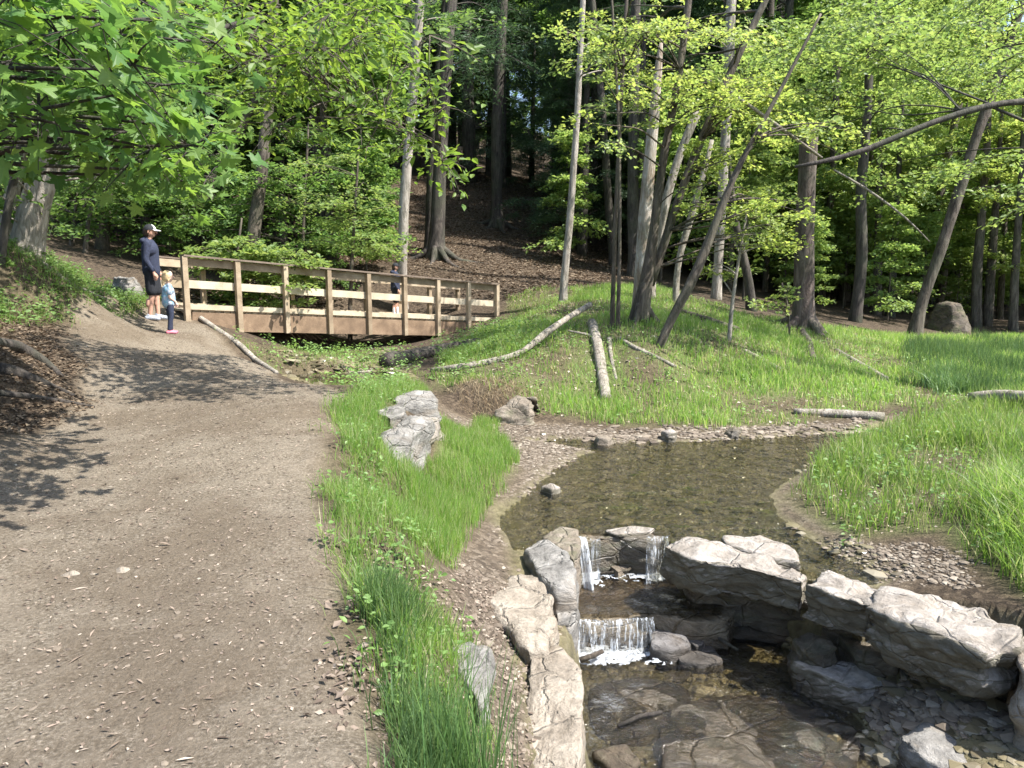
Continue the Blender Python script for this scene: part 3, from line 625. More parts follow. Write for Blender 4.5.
for i, (px, py, wd, l) in enumerate([(122, 524, 42, 'largest worn stone showing in the middle of the path'), (95, 576, 40, 'worn pale stone left of the other two in the path'), (70, 575, 34, 'leftmost worn stone in the path surface'), (228, 540, 26, 'triangular pale stone in the path'), (122, 571, 30, 'narrow pale stone lying right of the worn ones in the path'), (116, 622, 20, 'small square stone chip in the near path')]):
    P = hit(px, py); rockd('path_stone', P, wd*P[1]/FPX, .13*P[1]/5, P[2]-.06, P[2]-.006, M['rock_tan'], l, seed=50+i, amp=.003, top=.9, group='stones worn flush with the path')

# ------------------------------------------------------------------ falling water
def curtain(name, pts, z1, thick, mat, label, n=60, seed=0, strand=.012, gap=.4):
    """strands from a lip polyline down to z1"""
    r = np.random.default_rng(seed); mb = MB(); P = np.array(pts); seg = np.linspace(0, len(P)-1, n)
    for s_ in seg:
        s_ = np.clip(s_+r.normal(0, .02), 0, len(P)-1); i = int(min(s_, len(P)-2)); p = P[i]+(P[i+1]-P[i])*(s_-i)
        if r.random() < gap: continue
        hh = p[2]-z1; m_ = 7; t = np.linspace(0, 1, m_); out = r.uniform(.02, .09)
        t0 = r.uniform(0, .35)
        V = np.stack([p[0]+r.normal(0, .008)*t, p[1]-.03-out*np.sqrt(t0+(1-t0)*t)*hh/.3, p[2]+.01-hh*(t0+(1-t0)*t)], 1)
        mb.tube(V, strand*r.uniform(.4, 1.3)*(.5+.7*t), 5)
    o = mb.build(name, mat); return tag(o, label, 'waterfall')

def fall_sheet(name, lip, z1, label, out=.07, mat='streak', skew=0.):
    P = np.array(lip, float); L = np.r_[0, np.cumsum(np.linalg.norm(np.diff(P, axis=0), axis=1))]; nu = max(12, int(L[-1]/.008)); nv = 16
    u = np.linspace(0, L[-1], nu); T = np.stack([np.interp(u, L, P[:, k]) for k in range(3)], 1); V = []
    for i in range(nv+1):
        t = i/nv; q_ = T.copy(); q_[:, 1] -= .02+out*math.sqrt(t)*(1+.5*fbm(np.stack([u*18, u*0, u*0], 1), 3, 4)); q_[:, 0] += skew*t
        q_[:, 2] -= (T[:, 2]-z1)*t**1.3; q_[:, 1] += .012*fbm(np.stack([u*60, u*0+t*1.5, u*0], 1), 2, 9); V.append(q_)
    V = np.concatenate(V); F = np.array([(i*nu+k, i*nu+k+1, (i+1)*nu+k+1, (i+1)*nu+k) for i in range(nv) for k in range(nu-1)])
    return tag(obj(name, V, F, M[mat], None), label, 'waterfall')
def streak_mat(name, lo, hi):
    m, nt, b = newmat(name); v = coords(nt, (1, .3, .1)); n1 = noise(nt, 52, 6, .8, v, .5)
    b.inputs['Base Color'].default_value = (.62, .66, .7, 1); b.inputs['Roughness'].default_value = .25; bump(nt, b, n1, .8, .02)
    t = N(nt, 'ShaderNodeBsdfTransparent'); t.inputs[0].default_value = (.85, .83, .78, 1); mx = N(nt, 'ShaderNodeMixShader')
    nt.links.new(ramp(nt, n1, [(lo, (.06, .06, .06)), (hi, (.9, .9, .9))]), mx.inputs[0])
    nt.links.new(t.outputs[0], mx.inputs[1]); nt.links.new(b.outputs[0], mx.inputs[2]); nt.links.new(mx.outputs[0], nt.nodes['Material Output'].inputs[0]); return m
M['streak'] = streak_mat('falling_water', .5, .63); M['streak_dense'] = streak_mat('white_falling_water', .38, .58)
fall_sheet('waterfall', [Z(561, 617, -1.055), Z(600, 619, -1.055), Z(653, 616, -1.055)], -1.31, 'lower waterfall spilling over the wide dark slab', .09)
fall_sheet('waterfall', [Z(574, 534, -.70), Z(586, 537, -.70)], -1.07, 'bright left hand strand of the upper waterfall', .22, 'streak_dense', .05)
fall_sheet('waterfall', [Z(590, 538, -.70), Z(600, 538, -.70)], -1.07, 'thin strand beside the bright left one of the upper waterfall', .05)
fall_sheet('waterfall', [Z(646, 536, -.70), Z(668, 535, -.70)], -1.07, 'right hand strands of the upper waterfall', .12, 'streak', -.03)
def froth(name, cpx, cpy, z, rx, ry, label, seed, th=0.05):
    c = Z(cpx, cpy, z); st_ = .009; ax_ = np.arange(-rx, rx, st_); ay_ = np.arange(-ry, ry, st_); X, Y = np.meshgrid(ax_, ay_); n = len(ax_)
    x, y = X.ravel(), Y.ravel(); q_ = np.sqrt((x/rx)**2+(y/ry)**2); p3 = np.stack([x*26, y*30, x*0+seed], 1)
    nz = fbm(p3, 4, seed); zz = z+np.maximum(0, .03*(1-q_)+.022*nz); ok = (1-q_)*.9+nz*.75 > th+.06
    F = (np.arange(len(ay_)-1)[:, None]*n+np.arange(n-1)[None, :]).ravel(); F = np.stack([F, F+1, F+1+n, F+n], 1); F = F[ok[F].all(1)]
    used = np.unique(F); rm = np.full(len(x), -1); rm[used] = np.arange(len(used))
    return tag(obj(name, np.stack([x+c[0], y+c[1], zz], 1)[used], rm[F], M['foam']), label, 'foam', kind='stuff')
froth('foam', 608, 656, ZL+.008, .46, .15, 'white froth at the foot of the lower waterfall', 5)
froth('foam', 590, 576, ZS+.012, .17, .24, 'white froth under the left strand of the upper waterfall', 6)
froth('foam', 655, 577, ZS+.012, .42, .11, 'white froth under the right strands of the upper waterfall', 7)
SLABW = [Z(a, b, ZS)[:2] for a, b in [(563, 616), (570, 586), (577, 560), (590, 545), (665, 545), (700, 562), (720, 585), (732, 602), (722, 616), (692, 618), (655, 613), (610, 616)]]
water_sheet('water', SLABW, ZS, M['water_film'], 'thin sheet of water running over the slab', .03, .012, 0.0)
mb = MB(); mb.tube([Z(700, 628, -1.2), Z(718, 638, -1.22), Z(738, 650, -1.24)], [.014, .012, .01], 7, .2); tag(mb.build('stick', M['bark_dark']), 'dark stick lying across the slate stones in the creek', 'stick')
mb = MB(); mb.tube([Z(580, 660, -1.24), Z(592, 656, -1.22), Z(603, 651, -1.2)], [.022, .02, .016], 7, .2); tag(mb.build('stick', M['bark']), 'stubby reddish brown stick in the lower froth', 'stick')
mb = MB(); mb.tube([Z(618, 726, -1.3), Z(640, 716, -1.28), Z(662, 712, -1.27)], [.012, .014, .012], 7, .2); tag(mb.build('stick', M['bark_dark']), 'dark wet stick by the broad submerged slab', 'stick')
mb = MB(); mb.tube([Z(600, 574, -1.03), Z(628, 570, -1.0), Z(642, 560, -.98)], [.014, .014, .01], 7, .2); tag(mb.build('stick', M['bark']), 'brown stick lying in the splash on the slab', 'stick')

# ------------------------------------------------------------------ footbridge
A_ = W(187, 309, 14.4); B_ = W(497, 321.5, 20.5)
tb = B_-A_; Lb = np.linalg.norm(tb); tb /= Lb
q = np.array([-tb[1], tb[0], 0]); q /= np.linalg.norm(q)
UPV = np.array([0, 0, 1.])
br = empty('footbridge', A_, 'weathered wooden footbridge with post and plank railings over the creek', 'bridge')
BW = 1.55
def BP(s, off, z): return A_+tb*s+q*off+UPV*z
NB = 8
for side, off in ((0, 0), (1, BW)):
    sgn = 1 if side == 0 else -1
    for k in range(NB+1):
        s = Lb*k/NB
        m = MB(); top = .985; bot = -.42 if k > 0 else -.35
        m.box(BP(s, off, (top+bot)/2), (.1, .095, top-bot), np.stack([tb*[1, 1, 0]/np.linalg.norm(tb*[1, 1, 0]), q, UPV], 1))
        m.build('post', M['wood'], br, False)
    a, b = -.02, Lb+.02
    io = off+sgn*.072
    m = MB(); m.beam(BP(a, io, .895), BP(b, io, .895), .04, .15); m.build('top_rail', M['wood_cap' if side == 0 else 'wood_pale'] if False else M['wood'], br, False)
    m = MB(); m.beam(BP(a, off+sgn*.02, 1.002), BP(b, off+sgn*.02, 1.002), .16, .034); m.build('cap_rail', M['wood_cap'], br, False)
    m = MB(); m.beam(BP(a, io, .475), BP(b, io, .475), .04, .15); m.build('middle_rail', M['wood_pale'], br, False)
    m = MB(); m.beam(BP(a, io, .045), BP(b, io, .045), .045, .1); m.build('toe_board', M['wood_pale'], br, False)
    m = MB(); m.beam(BP(.1, io-sgn*.012, -.235), BP(Lb, io-sgn*.012, -.235), .06, .36); m.build('beam', M['wood_red'], br, False)
m = MB(); nb_ = int(Lb/.15)
for k in range(nb_):
    s = (k+.5)*Lb/nb_; m.beam(BP(s, .1, -.025), BP(s, BW-.1, -.025), .138, .04)
m.build('deck', M['wood_pale'], br, False)
for s in (Lb*.33, Lb*.66):
    m = MB(); m.beam(BP(s, .11, -.2), BP(s, BW-.11, -.2), .06, .2); m.build('cross_beam', M['wood_red'], br, False)

# ------------------------------------------------------------------ logs, sticks
def log(name, pts, wpx, mat, label, cat='log', group=None, lift=.6, forks=(), rough=.18, seed=0, ends=False, zs=None):
    P = []; R = []
    for i, (px, py) in enumerate(pts):
        w_ = wpx[i] if isinstance(wpx, (list, tuple)) else wpx
        h = hit(px, py); r = .82*w_/2*h[1]/FPX
        P.append([h[0], h[1], h[2]+r*lift+(zs[i] if zs else 0)]); R.append(r)
    P, R = resample(P, R, .12); mb = MB(); V, F = tube(P, R, 12, rough, seed); mb.add(V, F)
    rr = np.random.default_rng(seed)
    for (t, dx, dy, dz, rad) in forks:
        i = int(t*(len(P)-1)); a = P[i]; mb.tube([a, a+np.array([dx, dy, dz])*.5, a+np.array([dx, dy, dz])], [rad, rad*.8, rad*.4], 6, .2)
    return tag(mb.build(name, mat), label, cat, group)
log('fallen_branch', [(432, 372), (455, 373), (485, 366), (520, 357), (545, 347), (565, 337), (590, 324)], [6, 9, 8, 7, 9, 7, 7], M['log_grey'], 'long curved bare grey branch lying across the grassy slope', seed=1, cat='branch', zs=[0, .05, .02, .02, .2, .3, .35])
log('fallen_log', [(592, 326), (598, 350), (606, 402)], [12, 13, 14], M['log_grey'], 'thick grey log pointing at the camera with a pale cut end', seed=2, forks=[(.3, -.5, .1, .1, .03)])
log('fallen_branch', [(609, 340), (611, 358), (616, 380)], [6, 5, 4], M['log_grey'], 'short thin branch just right of the thick grey log', cat='branch', seed=3)
log('fallen_branch', [(620, 340), (636, 350), (656, 358), (676, 368)], [5, 6, 5, 4], M['log_grey'], 'thin straight branch running down to the broken stump end', cat='branch', seed=4)
log('fallen_log', [(682, 313), (706, 322), (738, 332)], [6, 9, 8], M['bark'], 'mossy brown log lying behind the leaning trunks', seed=5)
log('fallen_log', [(744, 352), (762, 362), (781, 372)], [6, 7, 7], M['log_grey'], 'grey log lying in grass left of the broad shaggy trunk', seed=6)
log('fallen_log', [(802, 334), (808, 345), (812, 360)], [9, 10, 9], M['bark'], 'short brown log at the foot of the broad shaggy trunk', seed=7)
log('fallen_log', [(836, 352), (860, 366), (886, 380)], [6, 7, 6], M['log_grey'], 'pale log right of the broad shaggy trunk', seed=8)
log('fallen_log', [(843, 358), (862, 372), (878, 384)], [4, 6, 5], M['bark'], 'darker log right in front of the pale one', seed=9)
log('fallen_log', [(794, 414), (830, 416), (884, 420)], [9, 11, 12], M['log_grey'], 'thick log along the far end of the pool', seed=10)
log('fallen_log', [(968, 408), (1000, 408), (1050, 414)], [12, 15, 17], M['log_grey'], 'brown log in the tall grass at the right edge', seed=11, zs=[.12, .14, .14])
log('edging_log', [(190, 312), (212, 328), (238, 345), (256, 362), (276, 374)], [6, 7, 7, 7, 6], M['bark_pale'], 'pale peeled log edging the path below the bridge', seed=12)
log('fallen_log', [(385, 368), (430, 356), (480, 344)], [22, 16, 10], M['bark_dark'], 'dark mossy log lying under the right end of the bridge', seed=13, rough=.3)
log('plank', [(300, 378), (335, 377), (372, 373)], [5, 6, 5], M['log_grey'], 'flat weathered timber across the trickle below the bridge', cat='plank', seed=14)
log('fallen_branch', [(40, 262), (70, 285), (105, 300), (130, 306)], [5, 5, 4, 4], M['log_grey'], 'thin pale branch lying down the left grassy bank', cat='branch', seed=15)
# exposed roots, left
for k, (pts, wd, l) in enumerate([([(0, 372), (25, 376), (50, 388), (76, 398)], [16, 12, 8, 5], 'thick exposed brown root on the left bank nearest the path'), ([(-10, 345), (20, 350), (45, 362), (62, 378)], [14, 14, 10, 6], 'upper exposed root arching over the dark hollow on the left bank'), ([(0, 395), (30, 398), (60, 402), (95, 408)], [8, 7, 6, 4], 'low thin exposed root trailing onto the path edge')]):
    log('exposed_root', pts, wd, M['bark_dark'], l, cat='root', group='exposed roots on the left bank', seed=20+k, rough=.3)

# ------------------------------------------------------------------ leaves
def T_diamond(w_=.7): return np.array([[0, 0, 0], [.45, w_/2, .08], [1, 0, -.03], [.45, -w_/2, .08]]), np.array([[0, 3, 2], [0, 2, 1]])
def T_oval(w_=.5):
    V = np.array([[0, 0, 0], [.25, w_*.42, .06], [.6, w_*.46, .07], [1, 0, -.08], [.6, -w_*.46, .07], [.25, -w_*.42, .06], [.3, 0, 0], [.62, 0, 0]])
    return V, np.array([[0, 6, 1], [6, 2, 1], [6, 7, 2], [7, 3, 2], [0, 5, 6], [5, 4, 6], [6, 4, 7], [7, 4, 3]])
def T_maple():
    pts = [(0, .03), (.02, .2), (-.12, .34), (.08, .36), (.1, .55), (.27, .42), (.3, .3), (.5, .5), (.62, .68), (.66, .42), (.62, .2), (.85, .18), (.86, .08), (1.08, 0)]
    up = pts; dn = [(x, -y) for x, y in pts[:-1]][::-1]
    O = up+dn; V = [(.35, 0, 0)]+[(x, y, .22*abs(y)-.28*x*x) for x, y in O]
    n = len(O); return np.array(V), np.array([[0, (i+1) % n+1, i+1] for i in range(n)])
def T_needle(): return np.array([[0, 0, 0], [.5, .09, 0], [1, 0, -.1], [.5, -.09, 0]]), np.array([[0, 3, 2], [0, 2, 1]])
def leaves_arrays(C, Nn, D, size, tmpl):
    Tv, Tf = tmpl; n = len(C)
    Nn = Nn/np.linalg.norm(Nn, axis=1)[:, None]
    D = D-(D*Nn).sum(1)[:, None]*Nn; D /= np.linalg.norm(D, axis=1)[:, None]+1e-9
    B = np.cross(Nn, D)
    V = C[:, None, :]+size[:, None, None]*(Tv[None, :, 0:1]*D[:, None, :]+Tv[None, :, 1:2]*B[:, None, :]+Tv[None, :, 2:3]*Nn[:, None, :])
    F = Tf[None]+(np.arange(n)*len(Tv))[:, None, None]
    return V.reshape(-1, 3), F.reshape(-1, 3)
def spray(c, r, n, size, g, flat=.10, tilt=.35, droop=.15, jit=.45, ntw=7, out=None, spread=np.pi):
    """leaves set along twigs that fan out in one loose layer"""
    nrm = np.array([g.normal(0, tilt), g.normal(0, tilt), 1.]); nrm /= np.linalg.norm(nrm)
    a0 = g.uniform(0, 6.283) if out is None else math.atan2(out[1], out[0])
    ta = a0+(g.uniform(-1, 1, ntw)*spread); k = g.integers(0, ntw, n); t = np.sqrt(g.random(n))
    a = ta[k]+g.normal(0, .12, n); ex = np.array([1, 0, -nrm[0]/nrm[2]]); ex /= np.linalg.norm(ex); ey = np.cross(nrm, ex)
    d = np.cos(a)[:, None]*ex+np.sin(a)[:, None]*ey
    tl = g.uniform(.55, 1.1, ntw)
    P = c+d*(t*tl[k]*r)[:, None]
    P[:, 2] -= droop*r*t**2; P += g.normal(0, 1, (n, 3))*np.array([size*.6, size*.6, flat*r*.5])
    side = np.where(g.random(n) < .5, 1, -1)[:, None]; pe = np.cross(np.broadcast_to(nrm, d.shape), d)
    D = d*.7+pe*side*.8+g.normal(0, .2, (n, 3)); D[:, 2] -= .25
    NN = nrm+g.normal(0, jit, (n, 3)); NN[:, 2] = np.abs(NN[:, 2])+.15
    tw = [(c, c+(math.cos(x)*ex+math.sin(x)*ey)*r*l*.9-np.array([0, 0, droop*r*.8])) for x, l in zip(ta, tl)]
    return P, NN, D, size*g.uniform(.5, 1.35, n), tw
class Crown:
    def __init__(s): s.a = []; s.tw = []
    def add(s, *r): s.a.append(r[:4]); s.tw += r[4]
    def arrays(s, tmpl):
        return leaves_arrays(np.concatenate([x[0] for x in s.a]), np.concatenate([x[1] for x in s.a]), np.concatenate([x[2] for x in s.a]), np.concatenate([x[3] for x in s.a]), tmpl)
def stem(mb, pts, wpx, Y, seed=0, flare=0, rough=.13, sides=14, below=.3, top=None, step=.35):
    Ys = Y if isinstance(Y, (list, tuple)) else [Y]*len(pts)
    P = [WY(a, b, yy) for (a, b), yy in zip(pts, Ys)]; R = [w_/2*yy/FPX for w_, yy in zip(wpx, Ys)]
    if below: P.insert(0, P[0]-np.array([0, 0, below])); R.insert(0, R[0])
    if top:
        t = P[-1]-P[-2]; t /= np.linalg.norm(t); P.append(P[-1]+t*top+np.array([0, 0, top*.1])); R.append(max(.02, R[-1]*.45))
    P, R = resample(P, R, step)
    if flare:
        h = P[:, 2]-P[0, 2]-below; R = R*(1+flare*np.exp(-np.maximum(h, 0)/.35))
    V, F = tube(P, R, sides, rough, seed); mb.add(V, F); return P, R
def connect(mb, stems, c, g, r0=.02):
    """a limb from the nearest lower point of a stem to c"""
    best = None
    for P, R in stems:
        d = np.linalg.norm(P-c, axis=1)+np.where(P[:, 2] > c[2]-.1, 3, 0)+np.maximum(0, (c[2]-P[:, 2])-2)*1.5
        i = int(np.argmin(d))
        if best is None or d[i] < best[0]: best = (d[i], P[i], R[i])
    a = best[1]; L = np.linalg.norm(c-a); rr = min(best[2]*.6, r0*.7+L*.004)
    mid1 = a+(c-a)*.33+np.array([0, 0, L*.07])+g.normal(0, L*.03, 3); mid2 = a+(c-a)*.7+np.array([0, 0, L*.06])+g.normal(0, L*.03, 3)
    P, R = resample([a, mid1, mid2, c], [rr, rr*.75, rr*.5, .006], max(.15, L/9)); mb.tube(P, R, 6, .1)
def base_of(px, py): return hit(px, py)
def tree(name, label, bpt, stems, mat, leaf=None, blobs=(), cat='tree', group=None, seed=0, tmpl=None, size=.1, flat=.1, droop=.15, limbs=True, twigs=True, roots=0, tilt=.3, r0=.02):
    """stems: (pts, widths, Y or list, kwargs); blobs: (px, py, rx, ry, Ya, Yb, n sprays, spray radius, leaves per spray)"""
    g = np.random.default_rng(seed+500); bpt = np.asarray(bpt, float)
    e = empty(name, bpt, label, cat, group); mb = MB(); st = []
    for s_ in stems:
        kw = s_[3] if len(s_) > 3 else {}
        st.append(stem(mb, s_[0], s_[1], s_[2], seed=seed, **kw))
    if roots:
        P0 = st[0][0][1]; R0 = st[0][1][1]
        for k in range(roots):
            a = k*6.283/roots+g.uniform(-.3, .3); L = R0*g.uniform(2, 5); d = np.array([math.cos(a), math.sin(a), 0]); pts = []
            for t in (0, .3, .65, 1):
                p = bpt+d*(R0*.6+L*t); p = np.array([p[0], p[1], gz(p[0], p[1])]); p[2] += (.28 if t == 0 else .02*(1-t)-R0*.08); pts.append(p)
            pts[0] = bpt+d*R0*.5+np.array([0, 0, .35]); mb.tube(*resample(pts, [R0*.34, R0*.2, R0*.12, R0*.04], .12), 7, .2, seed+k)
    if leaf:
        cr = Crown()
        for (px, py, rx, ry, ya, yb, n, r, nl) in blobs:
            for k in range(n):
                a = g.uniform(0, 6.283); u = math.sqrt(g.random())
                c = WY(px+rx*u*math.cos(a), py+ry*u*math.sin(a), g.uniform(ya, yb))
                sp = spray(c, r*g.uniform(.7, 1.25), nl, size, g, flat, tilt, droop); cr.add(*sp)
                if limbs and g.random() < (1 if limbs is True else limbs): connect(mb, st, c, g, r0)
                if twigs:
                    for a_, b_ in sp[4][:5]: mb.tube([a_, (a_+b_)/2+[0, 0, .02], b_], [.006, .004, .002], 3, 0, 0, False)
        V, F = cr.arrays(tmpl or T_diamond()); obj('crown', V, F, leaf, e, False)
    mb.build('trunk', mat, e); return e
#PART3
# near trees whose trunks stand just outside the frame on the left
b1 = np.array([-6.4, 6.0, gz(-6.4, 6.0)])
tree('maple_tree', 'near maple whose broad dark green leaves hang into the top left corner', b1,
     [([(-300, 300), (-290, 150), (-270, -50), (-250, -300)], [40, 36, 30, 20], 6.0, dict(flare=.3, top=2)), ([(-280, 0), (-100, 60), (100, 85), (140, 62), (190, 32), (255, 18)], [16, 12, 8, 7, 6, 4], [6, 6, 6.4, 6.6, 6.8, 7.0], dict(below=0))], M['bark_dark'],
     M['maple'], [(30, 20, 110, 60, 3.6, 6, 26, .55, 22), (70, 90, 110, 55, 3.6, 6.2, 26, .5, 20), (150, 120, 75, 40, 4, 6.4, 12, .45, 18), (195, 162, 38, 25, 4.6, 6, 5, .35, 12), (110, 165, 60, 20, 4.6, 6, 3, .35, 12), (140, 30, 100, 45, 5, 7, 16, .5, 22)], tmpl=T_maple(), size=.105, flat=.35, seed=1, tilt=.5)
b2 = np.array([-7.2, 9.4, gz(-7.2, 9.4)])
tree('beech_tree', 'beech whose yellow green leaves hang on thin twigs above the bridge', b2,
     [([(-130, 240), (-125, 100), (-110, -80), (-90, -320)], [26, 24, 20, 12], 9.4, dict(flare=.3, top=2)), ([(-100, -60), (60, 20), (180, 40), (280, 55), (360, 110), (440, 145)], [12, 9, 7, 5, 3, 2], [9.4, 9.2, 9, 8.8, 8.6, 8.4], dict(below=0))], M['bark'],
     M['beech'], [(270, 30, 110, 40, 7.2, 9.6, 18, .55, 50), (360, 45, 70, 50, 7.2, 9.6, 12, .5, 50), (400, 100, 50, 22, 7.4, 8.6, 6, .4, 40), (300, 95, 60, 40, 7.6, 9.6, 9, .45, 42), (330, 20, 120, 30, 7.2, 9.6, 10, .5, 50), (435, 152, 34, 9, 7.6, 8.4, 3, .3, 24), (370, 145, 45, 18, 8, 9, 3, .35, 30), (220, 60, 60, 40, 8, 9.6, 8, .5, 45)],
     tmpl=T_oval(), size=.105, flat=.3, droop=.35, seed=2, tilt=.45)
# left big tree
P = hit(28, 252)
tree('leaning_tree', 'massive pale double trunk leaning right on the left bank', P,
     [([(22, 255), (47, 160), (68, 85), (84, 15), (98, -60)], [29, 25, 22, 19, 15], 12, dict(flare=.12, top=5, sides=18)), ([(2, 250), (16, 170), (36, 80), (50, -40)], [14, 13, 11, 9], 12.3, dict(flare=.1, top=4))], M['bark_pale'],
     M['green'], [(60, 60, 150, 90, 10, 14, 26, .8, 130), (150, 90, 80, 70, 11, 14, 12, .8, 130), (0, 170, 50, 50, 10, 12, 5, .6, 100), (110, 165, 90, 25, 12, 15, 8, .7, 120)], size=.13, seed=3)
P = hit(2, 262)
tree('slim_tree', 'thin dark trunk crossing in front of the pale double trunk', P, [([(-2, 262), (6, 215), (18, 160), (30, 90), (40, -30)], [8, 7.5, 7, 6, 5], 11.0, dict(top=4))], M['bark_dark'], M['green'], [(20, 30, 90, 60, 9.5, 12, 10, .7, 120)], size=.12, seed=4)
# trees behind the bridge
def simple(px, pts, wpx, Y, label, mat='bark', leaf=None, blobs=(), name='tree', top=6, flare=.3, seed=0, size=.1, roots=0, **k):
    x = WY(pts[0][0], pts[0][1], Y if not isinstance(Y, list) else Y[0]); b = np.array([x[0], x[1], gz(x[0], x[1])])
    # run the stem down to the ground where it stands
    py_g = 384-FPX*((b[2]-CZ)/b[1]*math.cos(TH)+math.sin(TH))/(math.cos(TH)-(b[2]-CZ)/b[1]*math.sin(TH))
    pts = [(pts[0][0], py_g)]+[p for p in pts if p[1] < py_g-8]; wpx = [wpx[0]]+list(wpx[-(len(pts)-1):])
    Ys = Y if not isinstance(Y, list) else [Y[0]]+Y[-(len(pts)-1):]
    return tree(name, label, b, [(pts, wpx, Ys, dict(top=top, flare=flare))], M[mat], M[leaf] if leaf else None, blobs, seed=seed, size=size, roots=roots, **k)
simple(0, [(250, 262), (262, 170), (268, 110), (272, 60), (274, -10)], [13, 12, 11, 10, 9], 20, 'grey trunk rising straight behind the left half of the bridge', 'bark', 'green', [(270, 40, 90, 60, 18, 22, 14, 1.1, 190)], seed=10, size=.13)
simple(0, [(402, 268), (404, 200), (410, 130), (415, 70), (421, -10)], [10, 10, 9, 9, 8], 22, 'pale slim trunk rising behind the walker on the bridge', 'bark_pale', 'green', [(420, 0, 60, 40, 20, 24, 8, 1.0, 160)], seed=11, size=.13)
e4 = simple(0, [(436, 258), (439, 180), (444, 90), (452, -10)], [15, 13, 12, 11], 26.5, 'dark tree with spreading surface roots on the brown hillside', 'bark_dark', 'needle', [(450, 40, 70, 50, 24, 29, 16, 1.3, 260)], seed=12, size=.16, flare=.6, roots=7, tmpl=T_needle(), droop=.35)
simple(0, [(430, 250), (432, 180), (438, 90), (448, -10)], [11, 11, 10, 9], 28, 'second dark trunk pressed close behind the tree with spreading roots', 'bark_dark', seed=13)
simple(0, [(497, 218), (496, 130), (500, 60), (503, -10)], [11, 10, 10, 9], 34, 'dark straight trunk on the crest of the brown hillside', 'bark_dark', 'needle', [(500, 30, 60, 60, 32, 37, 14, 1.5, 240)], seed=14, size=.2, flare=.6, roots=5, tmpl=T_needle(), droop=.35)
simple(0, [(563, 290), (570, 220), (577, 120), (583, 0)], [7.5, 7, 6, 5], 20, 'slender straight pale trunk at the right end of the bridge', 'bark_pale', 'light', [(600, 60, 50, 40, 18, 21, 6, .8, 110)], seed=15, size=.11)
simple(0, [(612, 325), (615, 230), (620, 120), (627, -10)], [4.2, 4, 3.6, 3.4], 14.6, 'left one of two thin grey stems standing close together', 'bark', 'light', [(620, 20, 40, 30, 13, 15, 4, .5, 70)], seed=16, size=.09, group='pair of thin grey stems', top=3)
simple(0, [(618, 325), (620, 230), (619, 120), (614, 40)], [3.8, 3.4, 3, 2.4], 14.4, 'right one of two thin grey stems standing close together', 'bark', 'light', [(600, 70, 30, 30, 13, 15, 3, .4, 60)], seed=17, size=.09, group='pair of thin grey stems', top=2)
simple(0, [(634, 290), (633, 200), (634, 100), (636, -10)], [12, 11, 10, 9], 27, 'black straight trunk standing behind the broken snag', 'bark_dark', seed=18)
simple(0, [(614, 285), (608, 200), (604, 130), (598, 60), (592, 0)], [8, 8, 7, 7, 6], 29, 'black slightly bent trunk seen between the thin pale stems', 'bark_dark', seed=19)
simple(0, [(641, 292), (646, 200), (653, 125), (658, 70), (662, 36)], [15, 13, 11, 8, 2], 17, 'broken snag with peeling bark and a white splintered tip', 'snag', seed=20, top=None, name='snag', cat='snag')
simple(0, [(676, 262), (686, 235), (702, 180), (712, 140)], [6, 7, 6, 4], 19, 'white dead stem leaning right behind the maple clump', 'log_grey', seed=21, top=None, name='dead_tree')
simple(0, [(650, 280), (662, 215), (680, 150), (698, 112)], [9, 9, 8, 8], 19.5, 'grey trunk stub leaning right behind the snag', 'log_grey', seed=22, top=None, name='dead_tree')
simple(0, [(716, 292), (722, 200), (727, 110), (729, 50), (732, -10)], [9, 9, 9, 10, 9], 22, 'pale sunlit trunk behind the leaning maple stems', 'bark_pale', 'light', [(720, 40, 60, 50, 20, 24, 8, 1.0, 130)], seed=23, size=.12)
# multi-stem maple
P = hit(640, 322)
tree('maple_tree', 'forked maple with mossy base and arching stems covered in yellow green leaves', P,
     [([(638, 322), (643, 296), (650, 268), (655, 220), (664, 150), (678, 85), (690, -10)], [17, 15, 12, 9, 8, 7, 6], P[1], dict(flare=.3, top=3)),
      ([(650, 285), (660, 258), (672, 218), (690, 165), (712, 115), (738, 55), (770, -8)], [9, 9, 8, 8, 8, 7, 6], P[1]+.2, dict(below=0, top=3))], M['bark'],
     M['yellow'], [(640, 60, 50, 40, 17.6, 19, 10, .7, 120), (650, 100, 50, 25, 13, 15.5, 9, .6, 110), (715, 95, 70, 22, 13, 15.5, 11, .6, 110), (760, 105, 50, 20, 13, 15, 6, .55, 100), (735, 190, 55, 35, 13, 16, 12, .6, 120), (770, 225, 40, 25, 13, 16, 6, .5, 100), (700, 160, 35, 20, 13, 15, 5, .5, 90), (690, 20, 80, 25, 13, 16, 10, .7, 120), (610, 120, 30, 30, 13, 15, 4, .5, 80), (600, 30, 60, 30, 13, 16, 9, .6, 100), (700, 70, 80, 40, 14, 19, 10, .6, 110)], size=.085, seed=24, roots=3, tilt=.25, r0=.015)
P = hit(655, 345)
tree('leaning_tree', 'bare brown trunk leaning steeply right from the grassy slope', P, [([(655, 345), (672, 318), (692, 284), (706, 250), (716, 222), (735, 170), (770, 110)], [9, 9, 10, 9, 8, 6, 4], P[1], dict(top=1.5))], M['bark'], M['yellow'], [(760, 210, 45, 30, 12.5, 14.5, 8, .55, 110), (790, 130, 50, 30, 12.5, 14.5, 7, .55, 100)], size=.08, seed=25)
simple(0, [(729, 330), (732, 300), (738, 262), (744, 230)], [4, 3.5, 3, 2], 14.5, 'very thin sapling stem right of the leaning trunk', 'bark_pale', 'yellow', [(720, 262, 25, 10, 14, 15, 3, .35, 40), (750, 240, 30, 20, 14, 15, 4, .4, 70)], seed=26, top=.3, name='sapling', cat='sapling', size=.08)
